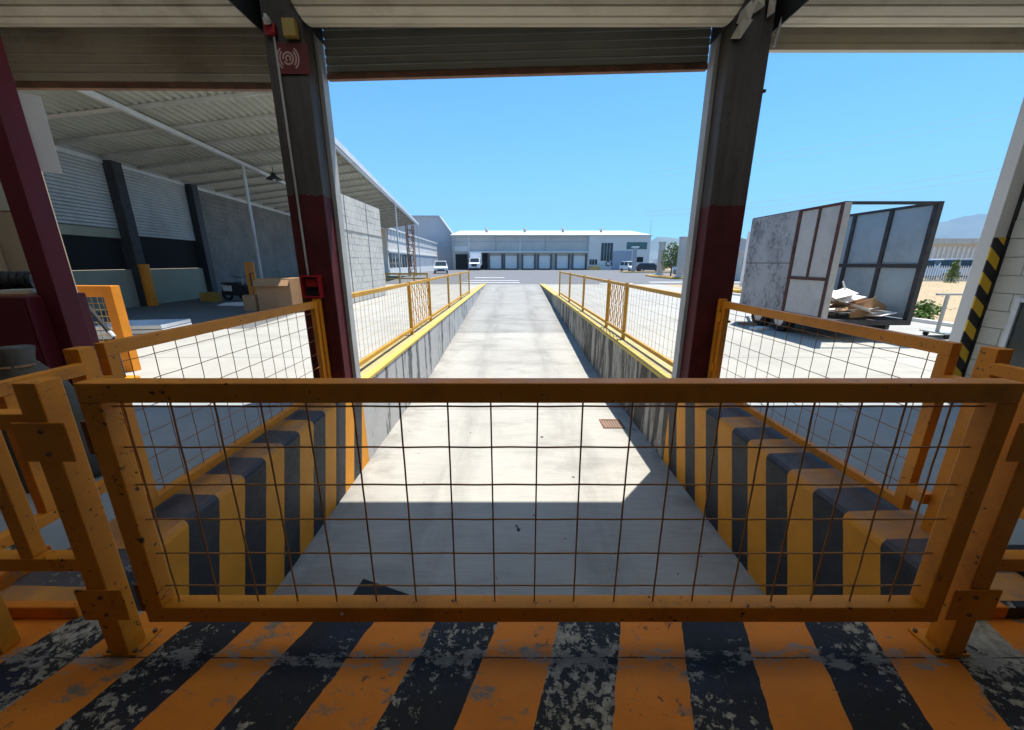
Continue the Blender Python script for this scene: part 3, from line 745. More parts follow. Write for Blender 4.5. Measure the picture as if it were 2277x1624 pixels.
# things standing under the canopy and around it
t = thing('cardboard_box', 'large brown cardboard box left of the column', 'box', (-7.62, 12.6, 0), R(6))
B(-0.52, 0.52, -0.45, 0.45, 0, 1.02).build('carton', 'cardboard', t, bev=0.01)
MB().add([(-0.52, -0.46, 0.98), (0.52, -0.46, 0.98), (0.52, -0.62, 0.80), (-0.52, -0.62, 0.80), (-0.52, -0.452, 0.985), (0.52, -0.452, 0.985), (0.52, -0.612, 0.805), (-0.52, -0.612, 0.805)], [(0, 1, 2, 3), (7, 6, 5, 4), (0, 4, 5, 1), (1, 5, 6, 2), (2, 6, 7, 3), (3, 7, 4, 0)]).build('flap', 'cardboard', t)
t = thing('cardboard_box', 'small brown cardboard carton in front of the large one', 'box', (-8.35, 12.3, 0), R(-10))
B(-0.22, 0.22, -0.2, 0.2, 0, 0.5).build('carton', 'cardboard', t, bev=0.01)
MB().add([(-.02, -.205, 0.501), (.02, -.205, 0.501), (.02, .205, .501), (-.02, .205, .501)], [(0, 1, 2, 3)]).build('tape', 'box_yellow', t)
t = thing('lift_stacker', 'orange hand stacker standing under the canopy', 'stacker', (-10.2, 15.1, 0), R(15))
MB().box(-0.15, -0.03, -0.06, 0.10, 0.25, 1.45).box(0.03, 0.15, -0.06, 0.10, 0.25, 1.45).box(-0.15, 0.15, -0.05, 0.09, 1.451, 1.52).build('mast', 'orange_paint', t, bev=0.01)
B(-0.24, 0.24, -0.12, 0.25, 0.10, 0.249).build('chassis', 'dark_steel', t, bev=0.02)
for s in (-1, 1):
    B(s * 0.16 - .05, s * 0.16 + .05, 0.25, 1.1, 0.08, 0.14).build('fork', 'dark_steel', t)
    MB().cyl((0.0, 0.09), 0.085, 'x', s * 0.25 - .03, s * 0.25 + .03, 14).build('wheel', 'tyre', t)
MB().tube([(0, -.08, 0.6), (0.1, -.35, 1.1), (0.25, -.36, 1.12)], 0.018, 8).build('handle', 'dark_steel', t)
t = thing('hand_cart', 'dark two wheeled motor cart by the block wall', 'cart', (-11.2, 15.5, 0), R(70))
MB().prism([(-0.5, 0.30), (-0.3, 0.22), (0.4, 0.22), (0.6, 0.42), (0.45, 0.66), (0.05, 0.60), (-0.25, 0.78), (-0.6, 0.62)], 'x', -0.18, 0.18).build('body', 'dark_steel', t, bev=0.05)
for y in (-0.48, 0.5):
    m = MB(); n = 18
    m.tube([(0.24 * 0, y + 0.27 * math.cos(2 * math.pi * i / n), 0.30 + 0.27 * math.sin(2 * math.pi * i / n)) for i in range(n + 1)], 0.045, 6)
    m.build('wheel', 'tyre', t)
MB().tube([(-0.33, -0.42, 1.02), (-0.05, -0.5, 0.92), (0.05, -0.5, 0.92), (0.33, -0.42, 1.02)], 0.016, 8).build('handlebar', 'dark_steel', t)
MB().tube([(0, -0.5, 0.92), (0, -0.48, 0.32)], 0.03, 8).build('fork', 'galv', t)
B(-0.14, 0.14, -0.05, 0.6, 0.665, 0.73).build('seat', 'black_rubber', t, bev=0.02)
B(-0.22, -0.185, -0.1, 0.4, 0.40, 0.62).build('side_panel', 'white_paint', t, bev=0.02)
for i, (x, y, a) in enumerate(((-12.25, 15.35, 8), (-11.85, 15.15, -12))):
    t = thing('plastic_crate', 'yellow plastic crate at the foot of the pillar' if i == 0 else 'yellow plastic crate next to the dark cart', 'crate', (x, y, 0), R(a), 'yellow crates by the pillar')
    MB().box(-.2, .2, -.15, -.135, 0, .36).box(-.2, .2, .135, .15, 0, .36).box(-.2, -.185, -.135, .135, 0, .36).box(.185, .2, -.135, .135, 0, .36).box(-.185, .185, -.135, .135, 0, .015).build('shell', 'box_yellow', t)
    for z in (0.1, 0.22): MB().box(-.205, .205, -.156, -.151, z, z + .03).build('rib', 'yellow_paint', t)
m = MB(); rnd = random.Random(3)
vs_ = [(-0.9, -0.5, .004)]; n = 14
pts = [(math.cos(2 * math.pi * i / n) * rnd.uniform(0.55, 1.0), math.sin(2 * math.pi * i / n) * rnd.uniform(0.3, 0.55)) for i in range(n)]
vs_ = [(x, y, 0.004) for x, y in pts] + [(x * .7, y * .7, rnd.uniform(.03, .09)) for x, y in pts] + [(0, 0, 0.1)]
fs = [(i, (i + 1) % n, n + (i + 1) % n, n + i) for i in range(n)] + [(n + i, n + (i + 1) % n, 2 * n) for i in range(n)]
tag(m.add(vs_, fs).build('plastic_sheet', 'paper_white', None, (-10.0, 14.0, 0.0)), 'crumpled pale plastic sheet on the ground by the orange stacker', 'sheet')
# flat stack on a pallet
t = thing('pallet_stack', 'flat white boards stacked on a low pallet behind the left gate', 'pallet', (-7.4, 7.5, 0), R(10))
for y in (-0.38, 0.0, 0.38): B(-0.62, 0.62, y - .045, y + .045, 0.0, 0.10).build('bearer', 'bark', t)
for k in range(3): B(-0.62 + .015 * k, 0.62 - .01 * k, -0.44, 0.44, 0.102 + k * 0.085, 0.102 + k * 0.085 + 0.07).build('board', 'white_metal', t, bev=0.006)
# orange mesh guard beyond the maroon post
t = thing('mesh_guard', 'bright orange framed mesh guard beside the maroon post', 'guard', (-5.95, 5.25, 0), R(-4))
MB().box(0.42, 0.56, -0.06, 0.06, 0, 1.2).build('upright', 'orange_paint', t, bev=0.006)
MB().box(-0.56, -0.42, -0.06, 0.06, 0, 1.2).build('upright', 'orange_paint', t, bev=0.006)
B(-0.419, 0.419, -0.05, 0.05, 1.05, 1.2).build('top_bar', 'orange_paint', t, bev=0.006)
B(-0.419, 0.419, -0.05, 0.05, 0.08, 0.18).build('bottom_bar', 'orange_paint', t, bev=0.006)
wires(t, 'x', -0.42, 0.42, 0.18, 1.05, 0.0, -0.36, 0.075, tuple(0.24 + 0.09 * k for k in range(9)), 'wire_grey', 0.004, 4)
t = thing('pallet_jack_handle', 'long black handle leaning out past the orange mesh guard', 'handle', (-5.0, 4.62, 0))
MB().tube([(0.0, 0.0, 0.66), (-0.66, 0.30, 1.22)], 0.024, 10).build('shaft', 'black_rubber', t)
MB().tube([(0.0, 0.0, 0.67), (0.06, -0.02, 0.61)], 0.026, 10).build('tip', 'galv', t)
MB().tube([(0.05, -0.02, 0.62), (0.06, -.02, 0.09)], 0.012, 8).build('stem', 'dark_steel', t)
B(-0.06, 0.16, -0.10, 0.08, 0.0, 0.09).build('foot', 'yellow_paint', t, bev=0.02)
# maroon cabinet and what lies on it
t = thing('metal_cabinet', 'dark maroon metal cabinet behind the maroon post', 'cabinet', (-4.44, 3.46, 0), R(3))
B(-0.40, 0.30, -0.25, 0.25, 0.05, 1.22).build('body', 'maroon', t, bev=0.012)
B(-0.38, 0.28, -0.262, -0.251, 0.09, 1.18).build('door', 'maroon', t, bev=0.003)
B(0.19, 0.22, -0.285, -0.263, 0.6, 0.78).build('handle', 'dark_steel', t)
for x in (-.36, .26):
    for y in (-.2, .2): B(x - .03, x + .03, y - .03, y + .03, 0, .05).build('foot', 'dark_steel', t)
t = thing('cardboard_scrap', 'torn piece of cardboard lying on the maroon cabinet', 'cardboard', (-4.42, 3.37, 1.222), R(20))
MB().prism([(-.22, -.13), (.18, -.15), (.2, .1), (.02, .15), (-.25, .12)], 'z', 0.0, 0.02).build('sheet', 'cardboard', t)
B(-.05, .16, -.02, .1, 0.021, 0.05).build('upper_sheet', 'grimy_white', t)
t = thing('electric_motor', 'dark electric motor resting on the maroon cabinet', 'motor', (-4.62, 3.58, 1.222), R(25))
MB().cyl((0, 0.11), 0.085, 'x', -0.14, 0.14, 20).build('housing', 'dark_steel', t)
for k in range(5): MB().cyl((0, 0.11), 0.095, 'x', -0.11 + k * .05, -0.095 + k * .05, 20).build('fin', 'dark_steel', t)
B(-.12, .12, -.08, .08, 0, .035).build('foot', 'dark_steel', t)
MB().cyl((0, 0.11), 0.018, 'x', 0.14, 0.20, 10).build('axle', 'galv', t)
t = thing('sack', 'grey crumpled sack leaning beside the maroon cabinet', 'sack', (-3.22, 2.42, 0), R(0))
m = MB(); n = 14; rr = random.Random(5); lv = [(0, .24), (.2, .30), (.45, .27), (.7, .22), (.85, .10), (.95, .13)]
vs_ = []; fs = []
for (z, r0) in lv:
    for k in range(n):
        a = 2 * math.pi * k / n; q = r0 * rr.uniform(.82, 1.12); vs_.append((q * math.cos(a) - .1 * z, q * .8 * math.sin(a), z + rr.uniform(-.02, .02)))
for i in range(len(lv) - 1):
    for k in range(n): fs.append((i * n + k, i * n + (k + 1) % n, (i + 1) * n + (k + 1) % n, (i + 1) * n + k))
fs += [tuple(range(n - 1, -1, -1)), tuple((len(lv) - 1) * n + k for k in range(n))]
m.add(vs_, fs).build('cloth_body', 'cloth', t, smooth=True)
MB().tube([(-.09 + .11 * math.cos(2 * math.pi * k / 12), .09 * math.sin(2 * math.pi * k / 12), .84) for k in range(13)], 0.012, 5).build('tie', 'cardboard', t)

# ------------------------------------------------------------------ scrap trailer in the right yard
tx0, tx1, ty0, ty1, tz0, tz1 = 6.0, 7.78, 7.3, 10.0, 0.42, 2.57
tr = thing('scrap_trailer', 'battered open box trailer with rusty frame and grey panels', 'trailer', (tx0, ty0, 0))
TW, TL = tx1 - tx0, ty1 - ty0
B(0, TW, 0, TL, tz0 - 0.10, tz0).build('deck', 'frame_dark', tr)
def post(x, y, mat='rust_frame', w_=0.08): B(x, x + w_, y, y + w_, tz0 + .001, tz1).build('corner_post', mat, tr)
B(-.002, .10, -.03, -.001, tz0, tz1 - .02).build('pale_edge', 'panel_pale', tr); post(0, 0, 'rust_frame', .09); post(TW - .09, 0, 'frame_dark', .09); post(0, TL - .09); post(TW - .09, TL - .09, 'frame_dark')
B(0.091, TW - .091, 0.005, 0.07, tz1 - .05, tz1 - .001).build('top_bar', 'frame_dark', tr)
B(0.005, .07, .091, TL - .091, tz1 - .05, tz1 - .001).build('top_bar', 'rust_frame', tr)
B(TW - .07, TW - .005, .091, TL - .091, tz1 - .05, tz1 - .001).build('top_bar', 'frame_dark', tr)
B(0.005, .07, .091, TL - .091, tz0 + .001, tz0 + .05).build('bottom_bar', 'rust_frame', tr)
# left side, outer face: big stained sheets at the front, framed panels at the rear
ym = 1.05
B(0.0, 0.06, ym, ym + .07, tz0 + .05, tz1 - .05).build('stud', 'rust_frame', tr)
B(0.0, 0.06, 0.55, 0.60, 1.22, tz1 - .05).build('stud', 'rust_frame', tr)
B(0.0, 0.06, 0.091, ym - .001, 1.16, 1.219).build('stud', 'rust_frame', tr)
B(0.02, 0.045, 0.091, 0.549, 1.22, tz1 - .05).build('panel', 'panel_pale', tr)
B(0.02, 0.045, 0.601, ym - .001, 1.22, tz1 - .05).build('panel', 'panel_pale', tr)
B(0.02, 0.045, 0.091, ym - .001, tz0 + .05, 1.159).build('panel', 'panel_pale', tr)
B(-0.002, 0.02, ym + .08, TL - .01, 1.484, 1.502).build('seam', 'dark_steel', tr)
B(-0.012, 0.02, ym + .071, TL, 1.503, tz1 - .02).build('sheet', 'panel_stained', tr)
B(-0.006, 0.026, ym + .071, TL, 0.40, 1.485).build('sheet', 'panel_stained', tr)
# right side, inner face
for i, (a, b) in enumerate(((0.091, 0.85), (0.93, 1.70), (1.78, TL - .091))):
    B(TW - .045, TW - .02, a, b, 1.48, tz1 - .05).build('panel', 'panel_blue', tr)
    B(TW - .045, TW - .02, a, b, tz0 + .02, 1.40).build('panel', 'panel_blue', tr)
B(TW - .075, TW - .01, .091, TL - .091, 1.401, 1.479).build('mid_rail', 'frame_dark', tr)
for y in (0.851, 1.701): B(TW - .08, TW - .012, y, y + .078, tz0 + .01, 1.40).build('stud', 'frame_dark', tr); B(TW - .08, TW - .012, y, y + .078, 1.48, tz1 - .05).build('stud', 'frame_dark', tr)
B(0.091, TW - .091, TL - .05, TL - .02, tz0 + .01, 1.12).build('front_board', 'panel_blue', tr)
# running gear
for y in (TL - 0.75, TL - 1.5):
    for x in (0.05, TW - 0.25):
        wch = MB().cyl((y, 0.27), 0.27, 'x', x, x + 0.2, 20).build('wheel', 'tyre', tr)
        MB().cyl((y, 0.27), 0.15, 'x', x - 0.006, x + 0.206, 14).build('rim', 'rim', wch)
    MB().cyl((y, 0.27), 0.04, 'x', 0.1, TW - 0.1, 8).build('axle', 'dark_steel', tr)
for x in (0.35, TW - 0.43): B(x, x + .08, 0.05, TL + 0.0, 0.23, 0.319).build('chassis_rail', 'dark_steel', tr)
MB().bar((0.35, TL, .30), (TW / 2, TL + 1.0, .32), .08, .08).bar((TW - .35, TL, .30), (TW / 2, TL + 1.0, .32), .08, .08).build('drawbar', 'dark_steel', tr)
# the load: sheets and boards thrown in a heap
rnd = random.Random(11)
labels = {'paper_white': 'white scrap sheet in the heap on the trailer', 'cardboard': 'brown board in the heap on the trailer'}
for i in range(58):
    mt = 'cardboard' if i % 6 == 3 else 'paper_white'
    ln, wd2 = rnd.uniform(.3, .62), rnd.uniform(.12, .40)
    y = rnd.uniform(0.05, 1.7); x = rnd.uniform(0.40, 1.28)
    hgt = max(0.04, 0.60 - 0.5 * (x - .3) + .05 * y) * rnd.uniform(.15, 1.0)
    m = MB().prism([(-ln / 2, -wd2 / 2), (ln / 2 * rnd.uniform(.7, 1), -wd2 / 2), (ln / 2, wd2 / 2 * rnd.uniform(.5, 1)), (-ln / 2 * rnd.uniform(.6, 1), wd2 / 2)], 'z', 0, .012)
    tag(m.build('scrap_sheet', mt, None, (tx0 + x, ty0 + y, tz0 + .02 + hgt), (rnd.uniform(-.5, .5), rnd.uniform(-.35, .35), rnd.uniform(0, 3.1))), labels[mt], 'scrap', 'scrap sheets in the trailer' if mt == 'paper_white' else 'scrap boards in the trailer')
tag(MB().prism([(-.5, 0), (.45, 0), (.5, .22), (.2, .36), (-.5, .40)], 'y', -.012, .012).build('scrap_carton', 'cardboard', None, (tx0 + 1.22, ty0 + .32, tz0 + .015), (R(-14), 0, R(14))), 'large bent cardboard sheet at the rear of the trailer load', 'cardboard')
tag(MB().tube([(0, 0, 0), (-.25, .1, .62)], .014, 8).build('scrap_tube', 'white_paint', None, (tx0 + .95, ty0 + .4, tz0 + .10)), 'thin white tube standing up out of the trailer load', 'tube')
for i, (x, y, a) in enumerate(((5.75, 8.7, 20), (5.9, 9.4, -30), (5.6, 9.9, 70))):
    tag(MB().prism([(-.2, -.12), (.22, -.1), (.17, .13), (-.18, .1)], 'z', 0, .05).build('ground_scrap', ('paper_white', 'cardboard', 'bark')[i], None, (x, y, .002), (0, 0, R(a))),
        ('white scrap lying beside the trailer wheel', 'brown cardboard scrap lying beside the trailer wheel', 'dark wood scrap lying off the front of the trailer')[i], 'scrap')

# steel hand trolley by the striped guard
t = thing('hand_trolley', 'bare steel T shaped trolley on casters near the striped guard', 'trolley', (8.85, 7.75, 0))
B(-.02, .03, -.02, .02, .12, .86).build('upright', 'galv', t)
B(-.22, .50, -.03, .03, .861, .90).build('top_bar', 'galv', t)
B(-.10, .62, -.25, .25, .09, .119).build('deck', 'galv', t)
for x in (0.0, .5):
    for y in (-.2, .2):
        MB().cyl((x, .05), .05, 'y', y - .02, y + .02, 12).build('caster', 'tyre', t)

# ------------------------------------------------------------------ plants
def leaves(n, clumps, size, seed):
    r_ = random.Random(seed); m = MB()
    for _ in range(n):
        (cx, cy, cz, rad, sq) = r_.choice(clumps)
        d = Vector((r_.gauss(0, 1), r_.gauss(0, 1), r_.gauss(0, 1))).normalized() * rad * r_.uniform(.45, 1.08)
        p = Vector((cx, cy, cz)) + Vector((d.x, d.y, d.z * sq))
        u = Vector((r_.gauss(0, 1), r_.gauss(0, 1), r_.gauss(0, .6))).normalized(); v = u.cross(Vector((r_.gauss(0, 1), r_.gauss(0, 1), r_.gauss(0, 1)))).normalized()
        s = size * r_.uniform(.6, 1.3)
        m.add([p - u * s, p + v * s * .45, p + u * s, p - v * s * .45], [(0, 1, 2, 3)])
    return m
def plant(name, label, cat, loc, trunk, clumps, n, size, mat, seed, group=None):
    t = thing(name, label, cat, loc, 0, group)
    m = MB(); m.tube([(0, 0, 0), (0.04, 0.02, trunk * .5), (0, 0, trunk)], [trunk * .05 + .02, trunk * .04 + .015, .02], 8)
    for (cx, cy, cz, rad, sq) in clumps[:6]: m.tube([(0, 0, trunk * .6), (cx, cy, cz)], [.03, .012], 5)
    m.build('trunk', 'bark', t)
    leaves(n, clumps, size, seed).build('crown', mat, t)
    return t
rr = random.Random(21)
plant('tree', 'bright green young tree between the two grey gate pillars', 'tree', (16.6, 40.5, 0.1), 1.3,
      [(rr.uniform(-.7, .7), rr.uniform(-.7, .7), 1.2 + k * .22, .55, .9) for k in range(9)], 2600, .09, 'leaf_green', 1)
plant('tree', 'yellow green tree in front of the arched hall', 'tree', (28, 52, 0), 1.6,
      [(rr.uniform(-1.0, 1.0), rr.uniform(-.9, .9), 1.5 + k * .28, .8, .8) for k in range(8)], 2400, .14, 'leaf_yellowgreen', 2)
plant('flowering_bush', 'magenta flowering bush among the parked cars', 'bush', (22.5, 46, 0), .5,
      [(rr.uniform(-.5, .5), rr.uniform(-.5, .5), .5 + k * .18, .45, .8) for k in range(6)], 1500, .09, 'flower', 3)
for i, (x, y) in enumerate(((34.4, 30.2), (36.6, 30.0))):
    plant('conical_bush', 'taller conical bush in front of the white fence' if i == 0 else 'conical bush in front of the white fence, half behind the striped guard', 'bush', (x, y, 0), .5,
          [(rr.uniform(-.12, .12), 0, .30 + k * .22, .48 - k * .062, .9) for k in range(7 if i == 0 else 6)], 1700, .07, 'leaf_yellowgreen', 5 + i, 'bushes along the fence')
plant('weed', 'fresh green weed growing at the edge of the concrete behind the trailer', 'weed', (10.95, 10.1, 0), .15,
      [(rr.uniform(-.28, .28), rr.uniform(-.2, .2), .14 + .05 * k, .2, .8) for k in range(6)], 700, .055, 'leaf_green', 9)
# dry tufts over the field
m = MB(); r_ = random.Random(4)
for _ in range(2500):
    x, y = r_.uniform(11, 44), r_.uniform(8, 29); h = r_.uniform(.0, .02); a = r_.uniform(0, 6.28); q = r_.choice((-1, 1)) * r_.uniform(.08, .16)
    m.add([(x - .03 * math.cos(a), y - .03 * math.sin(a), -.012), (x + .03 * math.cos(a), y + .03 * math.sin(a), -.012), (x + q, y + q, h)], [(0, 1, 2)])
plain('dry_grass', (0.46, 0.36, 0.20), 0.9, 0.3, 2, bump=0)
tag(m.build('dry_grass', 'dry_grass'), 'dry straw coloured grass over the field on the right', 'grass', kind='stuff')
tag(B(10.62, 10.78, FY, 20, -.01, .09).build('field_kerb', 'concrete_pale', bev=.01), 'pale concrete kerb between the yard and the dry field', 'kerb')

# ------------------------------------------------------------------ vehicles
def vehicle(name, label, loc, rz_, mat, L, W, H, kind='car', group=None):
    """nose points to local -y"""
    t = thing(name, label, 'car' if kind == 'car' else kind, loc, rz_, group)
    h = W / 2; wr = 0.33
    if kind == 'pickup':
        body = [(-L / 2, .35), (-L / 2, .80), (-L * .20, .98), (L / 2, .98), (L / 2, .38)]; cab = [(-L * .22, .98), (-L * .10, H), (L * .12, H), (L * .15, .98)]
    else:
        body = [(-L / 2, .32), (-L / 2, .72), (-L * .24, .92), (L / 2 - .05, .95), (L / 2, .4)]; cab = [(-L * .26, .92), (-L * .08, H), (L * .36, H), (L / 2 - .08, .95)]
    b_ = MB().prism(body, 'x', -h, h).build('body', mat, t, bev=.06)
    k = .82
    c = MB(); n = len(cab)
    vs_ = [(-h * (.97 if z < 1.0 else k), y, z) for y, z in cab] + [(h * (.97 if z < 1.0 else k), y, z) for y, z in cab]
    c.add(vs_, [tuple(range(n - 1, -1, -1)), tuple(range(n, 2 * n))] + [(i, (i + 1) % n, n + (i + 1) % n, n + i) for i in range(n)])
    c.build('cabin', mat, t, bev=.04)
    def lerp(a, b2, f): return a + (b2 - a) * f
    def pane(p0, p1, f0, f1, off):                      # front or rear glass across the car
        (ya, za), (yb, zb) = p0, p1; q = []
        for f in (f0, f1):
            y, z = lerp(ya, yb, f), lerp(za, zb, f); hh = h * lerp(.97 if za < 1.0 else k, .97 if zb < 1.0 else k, f) * .9
            q.append((y, z, hh))
        o = off
        return MB().hexa([(-q[0][2], q[0][0], q[0][1]), (q[0][2], q[0][0], q[0][1]), (q[0][2], q[0][0] + o, q[0][1] + abs(o)), (-q[0][2], q[0][0] + o, q[0][1] + abs(o)),
                          (-q[1][2], q[1][0], q[1][1]), (q[1][2], q[1][0], q[1][1]), (q[1][2], q[1][0] + o, q[1][1] + abs(o)), (-q[1][2], q[1][0] + o, q[1][1] + abs(o))])
    pane(cab[0], cab[1], .12, .88, -.03).build('windscreen', 'glass_dark', t)
    pane(cab[3], cab[2], .15, .85, .03).build('rear_window', 'glass_dark', t)
    for s in (-1, 1):
        m = MB(); ys = lerp(cab[0][0], cab[1][0], .45) + .05, lerp(cab[3][0], cab[2][0], .45) - .05
        zt, zb = H - .12, 1.02; xo = lambda z: s * (h * lerp(.97, k, (z - .95) / max(.01, H - .95)) + .012)
        for (a, b2) in ((ys[0], lerp(*ys, .47)), (lerp(*ys, .53), ys[1])):
            MB().hexa([(xo(zb) - s * .02, a, zb), (xo(zb), a, zb), (xo(zb), b2, zb), (xo(zb) - s * .02, b2, zb), (xo(zt) - s * .02, a + .05, zt), (xo(zt), a + .05, zt), (xo(zt), b2 - .05, zt), (xo(zt) - s * .02, b2 - .05, zt)]).build('side_window', 'glass_dark', t)
        for y in (-L * .32, L * .30):
            wl = MB().cyl((y, wr), wr, 'x', s * (h - .19), s * (h + .01), 18).build('wheel', 'tyre', t)
            MB().cyl((y, wr), wr * .6, 'x', s * (h - .1), s * (h + .018), 14).build('rim', 'rim', wl)
        B(s * h * .78 - .16, s * h * .78 + .16, -L / 2 - .012, -L / 2 + .05, .58, .70).build('headlight', 'white_paint', t, bev=.01)
        B(s * h * .84 - .09, s * h * .84 + .09, L / 2 - .06, L / 2 + .012, .62, .84).build('tail_light', 'red_plastic', t, bev=.01)
    B(-h * .5, h * .5, -L / 2 - .010, -L / 2 + .05, .44, .60).build('grille', 'dark_steel', t)
    B(-h * .98, h * .98, -L / 2 - .05, -L / 2 + .04, .30, .42).build('bumper', 'dark_steel', t, bev=.02)
    return t
vehicle('parked_car', 'white SUV parked before the office end of the warehouse', (21.2, 70, 0), R(12), 'car_white', 4.4, 1.85, 1.75)
vehicle('parked_car', 'dark car parked behind the left gate pillar', (22.3, 63, 0), R(80), 'car_dark', 4.3, 1.8, 1.45)
vehicle('parked_car', 'white car parked left of the magenta bush', (23.0, 51, 0), R(10), 'car_white', 4.4, 1.85, 1.7)
vehicle('parked_car', 'silver car parked right of the magenta bush', (26.5, 55, 0), R(5), 'car_silver', 4.3, 1.8, 1.5)
vehicle('pickup_truck', 'white pickup parked by the long side building', (-10.6, 58, 0), R(10), 'car_white', 5.2, 1.95, 1.75, 'pickup')
vehicle('pickup_truck', 'pale blue pickup behind the white fence', (36.6, 35.2, 0), R(65), 'car_blue', 5.2, 1.95, 1.8, 'pickup')
vehicle('parked_car', 'silver crew van behind the white fence', (41.2, 36.0, 0), R(80), 'car_silver', 4.9, 1.95, 1.85)
# box truck backed into the warehouse dock
t = thing('box_truck', 'white box truck backed up to the far warehouse', 'truck', (-7.7, 80.5, 0))
B(-1.2, 1.2, 1.6, 6.5, 1.0, 3.55).build('cargo_box', 'car_white', t, bev=.04)
MB().prism([(-1.4, .55), (-1.4, 1.35), (-.35, 1.55), (.15, 2.45), (1.5, 2.5), (1.5, .55)], 'x', -1.08, 1.08).build('cab', 'car_white', t, bev=.06)
MB().hexa([(-.95, -.37, 1.58), (.95, -.37, 1.58), (.9, -.33, 1.60), (-.9, -.33, 1.60), (-.85, .08, 2.40), (.85, .08, 2.40), (.8, .14, 2.36), (-.8, .14, 2.36)]).build('windscreen', 'glass_dark', t)
B(-.55, .55, -1.43, -1.39, .75, 1.28).build('grille', 'dark_steel', t); B(-1.1, 1.1, -1.5, -1.38, .45, .68).build('bumper', 'white_metal', t, bev=.03)
for s in (-1, 1):
    B(s * .82 - .18, s * .82 + .18, -1.425, -1.38, .85, 1.1).build('headlight', 'white_paint', t)
    for y in (-.5, 4.9):
        wl = MB().cyl((y, .48), .48, 'x', s * .8, s * 1.1, 18).build('wheel', 'tyre', t); MB().cyl((y, .48), .25, 'x', s * .9, s * 1.11, 12).build('rim', 'rim', wl)
    B(s * 1.25 - .05, s * 1.25 + .05, -.3, -.2, 1.6, 2.1).build('mirror', 'dark_steel', t)
B(-.45, .45, 1.4, 6.4, .6, .98).build('chassis', 'dark_steel', t)

# ------------------------------------------------------------------ far warehouse
wh = thing('warehouse', 'long grey warehouse with six dock doors at the end of the yard', 'building', (0, 85, 0))
B(-12.9, 16.5, 0.0, 0.3, 3.85, 7.05).build('upper_wall', 'concrete_far', wh)
B(-12.9, 16.5, .35, .6, 0.0, 3.84).build('dock_wall', 'concrete_far', wh)
B(16.51, 29.7, -0.3, 0.3, 0.0, 7.10).build('office_wall', 'concrete_pale', wh)
B(29.4, 29.7, 0.31, 26, 0.0, 7.05).build('end_wall', 'concrete_far', wh)
B(-12.9, -12.6, 1.51, 26, 0.0, 7.0).build('end_wall', 'concrete_far', wh)
MB().hexa([(-13.2, -.35, 7.12), (29.9, -.35, 7.12), (29.9, 16, 9.2), (-13.2, 16, 9.2), (-13.2, -.35, 7.24), (29.9, -.35, 7.24), (29.9, 16, 9.32), (-13.2, 16, 9.32)]).build('roof', 'roof_white', wh)
B(-9.4, 16.5, -.9, -.001, 3.62, 3.84).build('canopy', 'white_paint', wh)
for x in (-9.3, 1.75, 16.3): B(x - .1, x + .1, -.02, -.001, 3.86, 7.0).build('pilaster', 'concrete_pale', wh)
B(-12.9, 16.5, -.03, -.001, 5.82, 5.96).build('joint_band', 'hall_blue', wh)
for (a, b) in ((-4.8, -2.35), (-1.47, 1.08), (2.45, 4.8), (5.9, 8.3), (9.8, 12.2), (13.4, 15.9)):
    d = B(a, b, .2, .349, 0.28, 2.9).build('dock_door', 'white_paint', wh)
    for k in range(1, 5): B(a + .03, b - .03, .185, .199, .28 + k * .52, .30 + k * .52).build('panel_joint', 'concrete_far', d)
    for xx in (a - .35, b + .05): B(xx, xx + .3, .0, .349, .2, 3.3).build('door_seal', 'door_surround', wh)
    B(a - .3, b + .3, -.05, .19, .0, .25).build('dock_bumper', 'black_rubber', wh)
B(-9.3, -5.3, .2, .349, .0, 3.5).build('dark_bay', 'dark_hole', wh)
B(-12.4, -9.6, -.012, 0.0, 3.86, 4.9).build('door_panel', 'concrete_pale', wh)
B(-12.3, -9.7, .2, .349, .02, 3.3).build('dark_doorway', 'dark_hole', wh)
w_ = B(19.2, 21.7, -.33, -.301, 1.9, 5.6).build('window', 'glass_dark', wh)
for x in (19.8, 20.43, 21.06): B(x, x + .05, -.345, -.331, 1.9, 5.6).build('mullion', 'white_metal', w_)
w_ = B(24.6, 29.0, -.33, -.301, 4.3, 5.75).build('window', 'glass_teal', wh)
for x in (25.7, 27.2): B(x, x + .06, -.345, -.331, 4.3, 5.75).build('mullion', 'dark_steel', w_)
w_ = B(27.0, 28.4, -.33, -.301, 1.6, 2.7).build('window', 'dark_hole', wh)
w_ = B(16.8, 18.5, -.33, -.301, 1.1, 2.2).build('window', 'glass_dark', wh)
for x in (17.3, 17.9): B(x, x + .06, -.345, -.331, 1.1, 2.2).build('mullion', 'white_metal', w_)
B(21.8, 25.8, -.5, -.301, 0.1, 3.9).build('blue_cladding', 'hall_blue', wh)
B(24.2, 24.3, -.52, -.501, 0.1, 1.9).build('cladding_joint', 'glass_dark', wh)
for x in (-12.5, -3.5, 7.2, 16.2): MB().tube([(x, -.08, 3.9), (x, -.08, 7.05)], .06, 6).build('downpipe', 'galv', wh)
B(-13.1, 29.8, -.5, -.36, 7.02, 7.14).build('gutter', 'galv', wh)
for x in (-6, 3, 12, 21): MB().tube([(x, 9, 8.2), (x, 9, 8.9), (x, 9, 9.05), (x, 9, 9.45)], [.3, .3, .5, .25], 10).build('roof_vent', 'galv', wh)
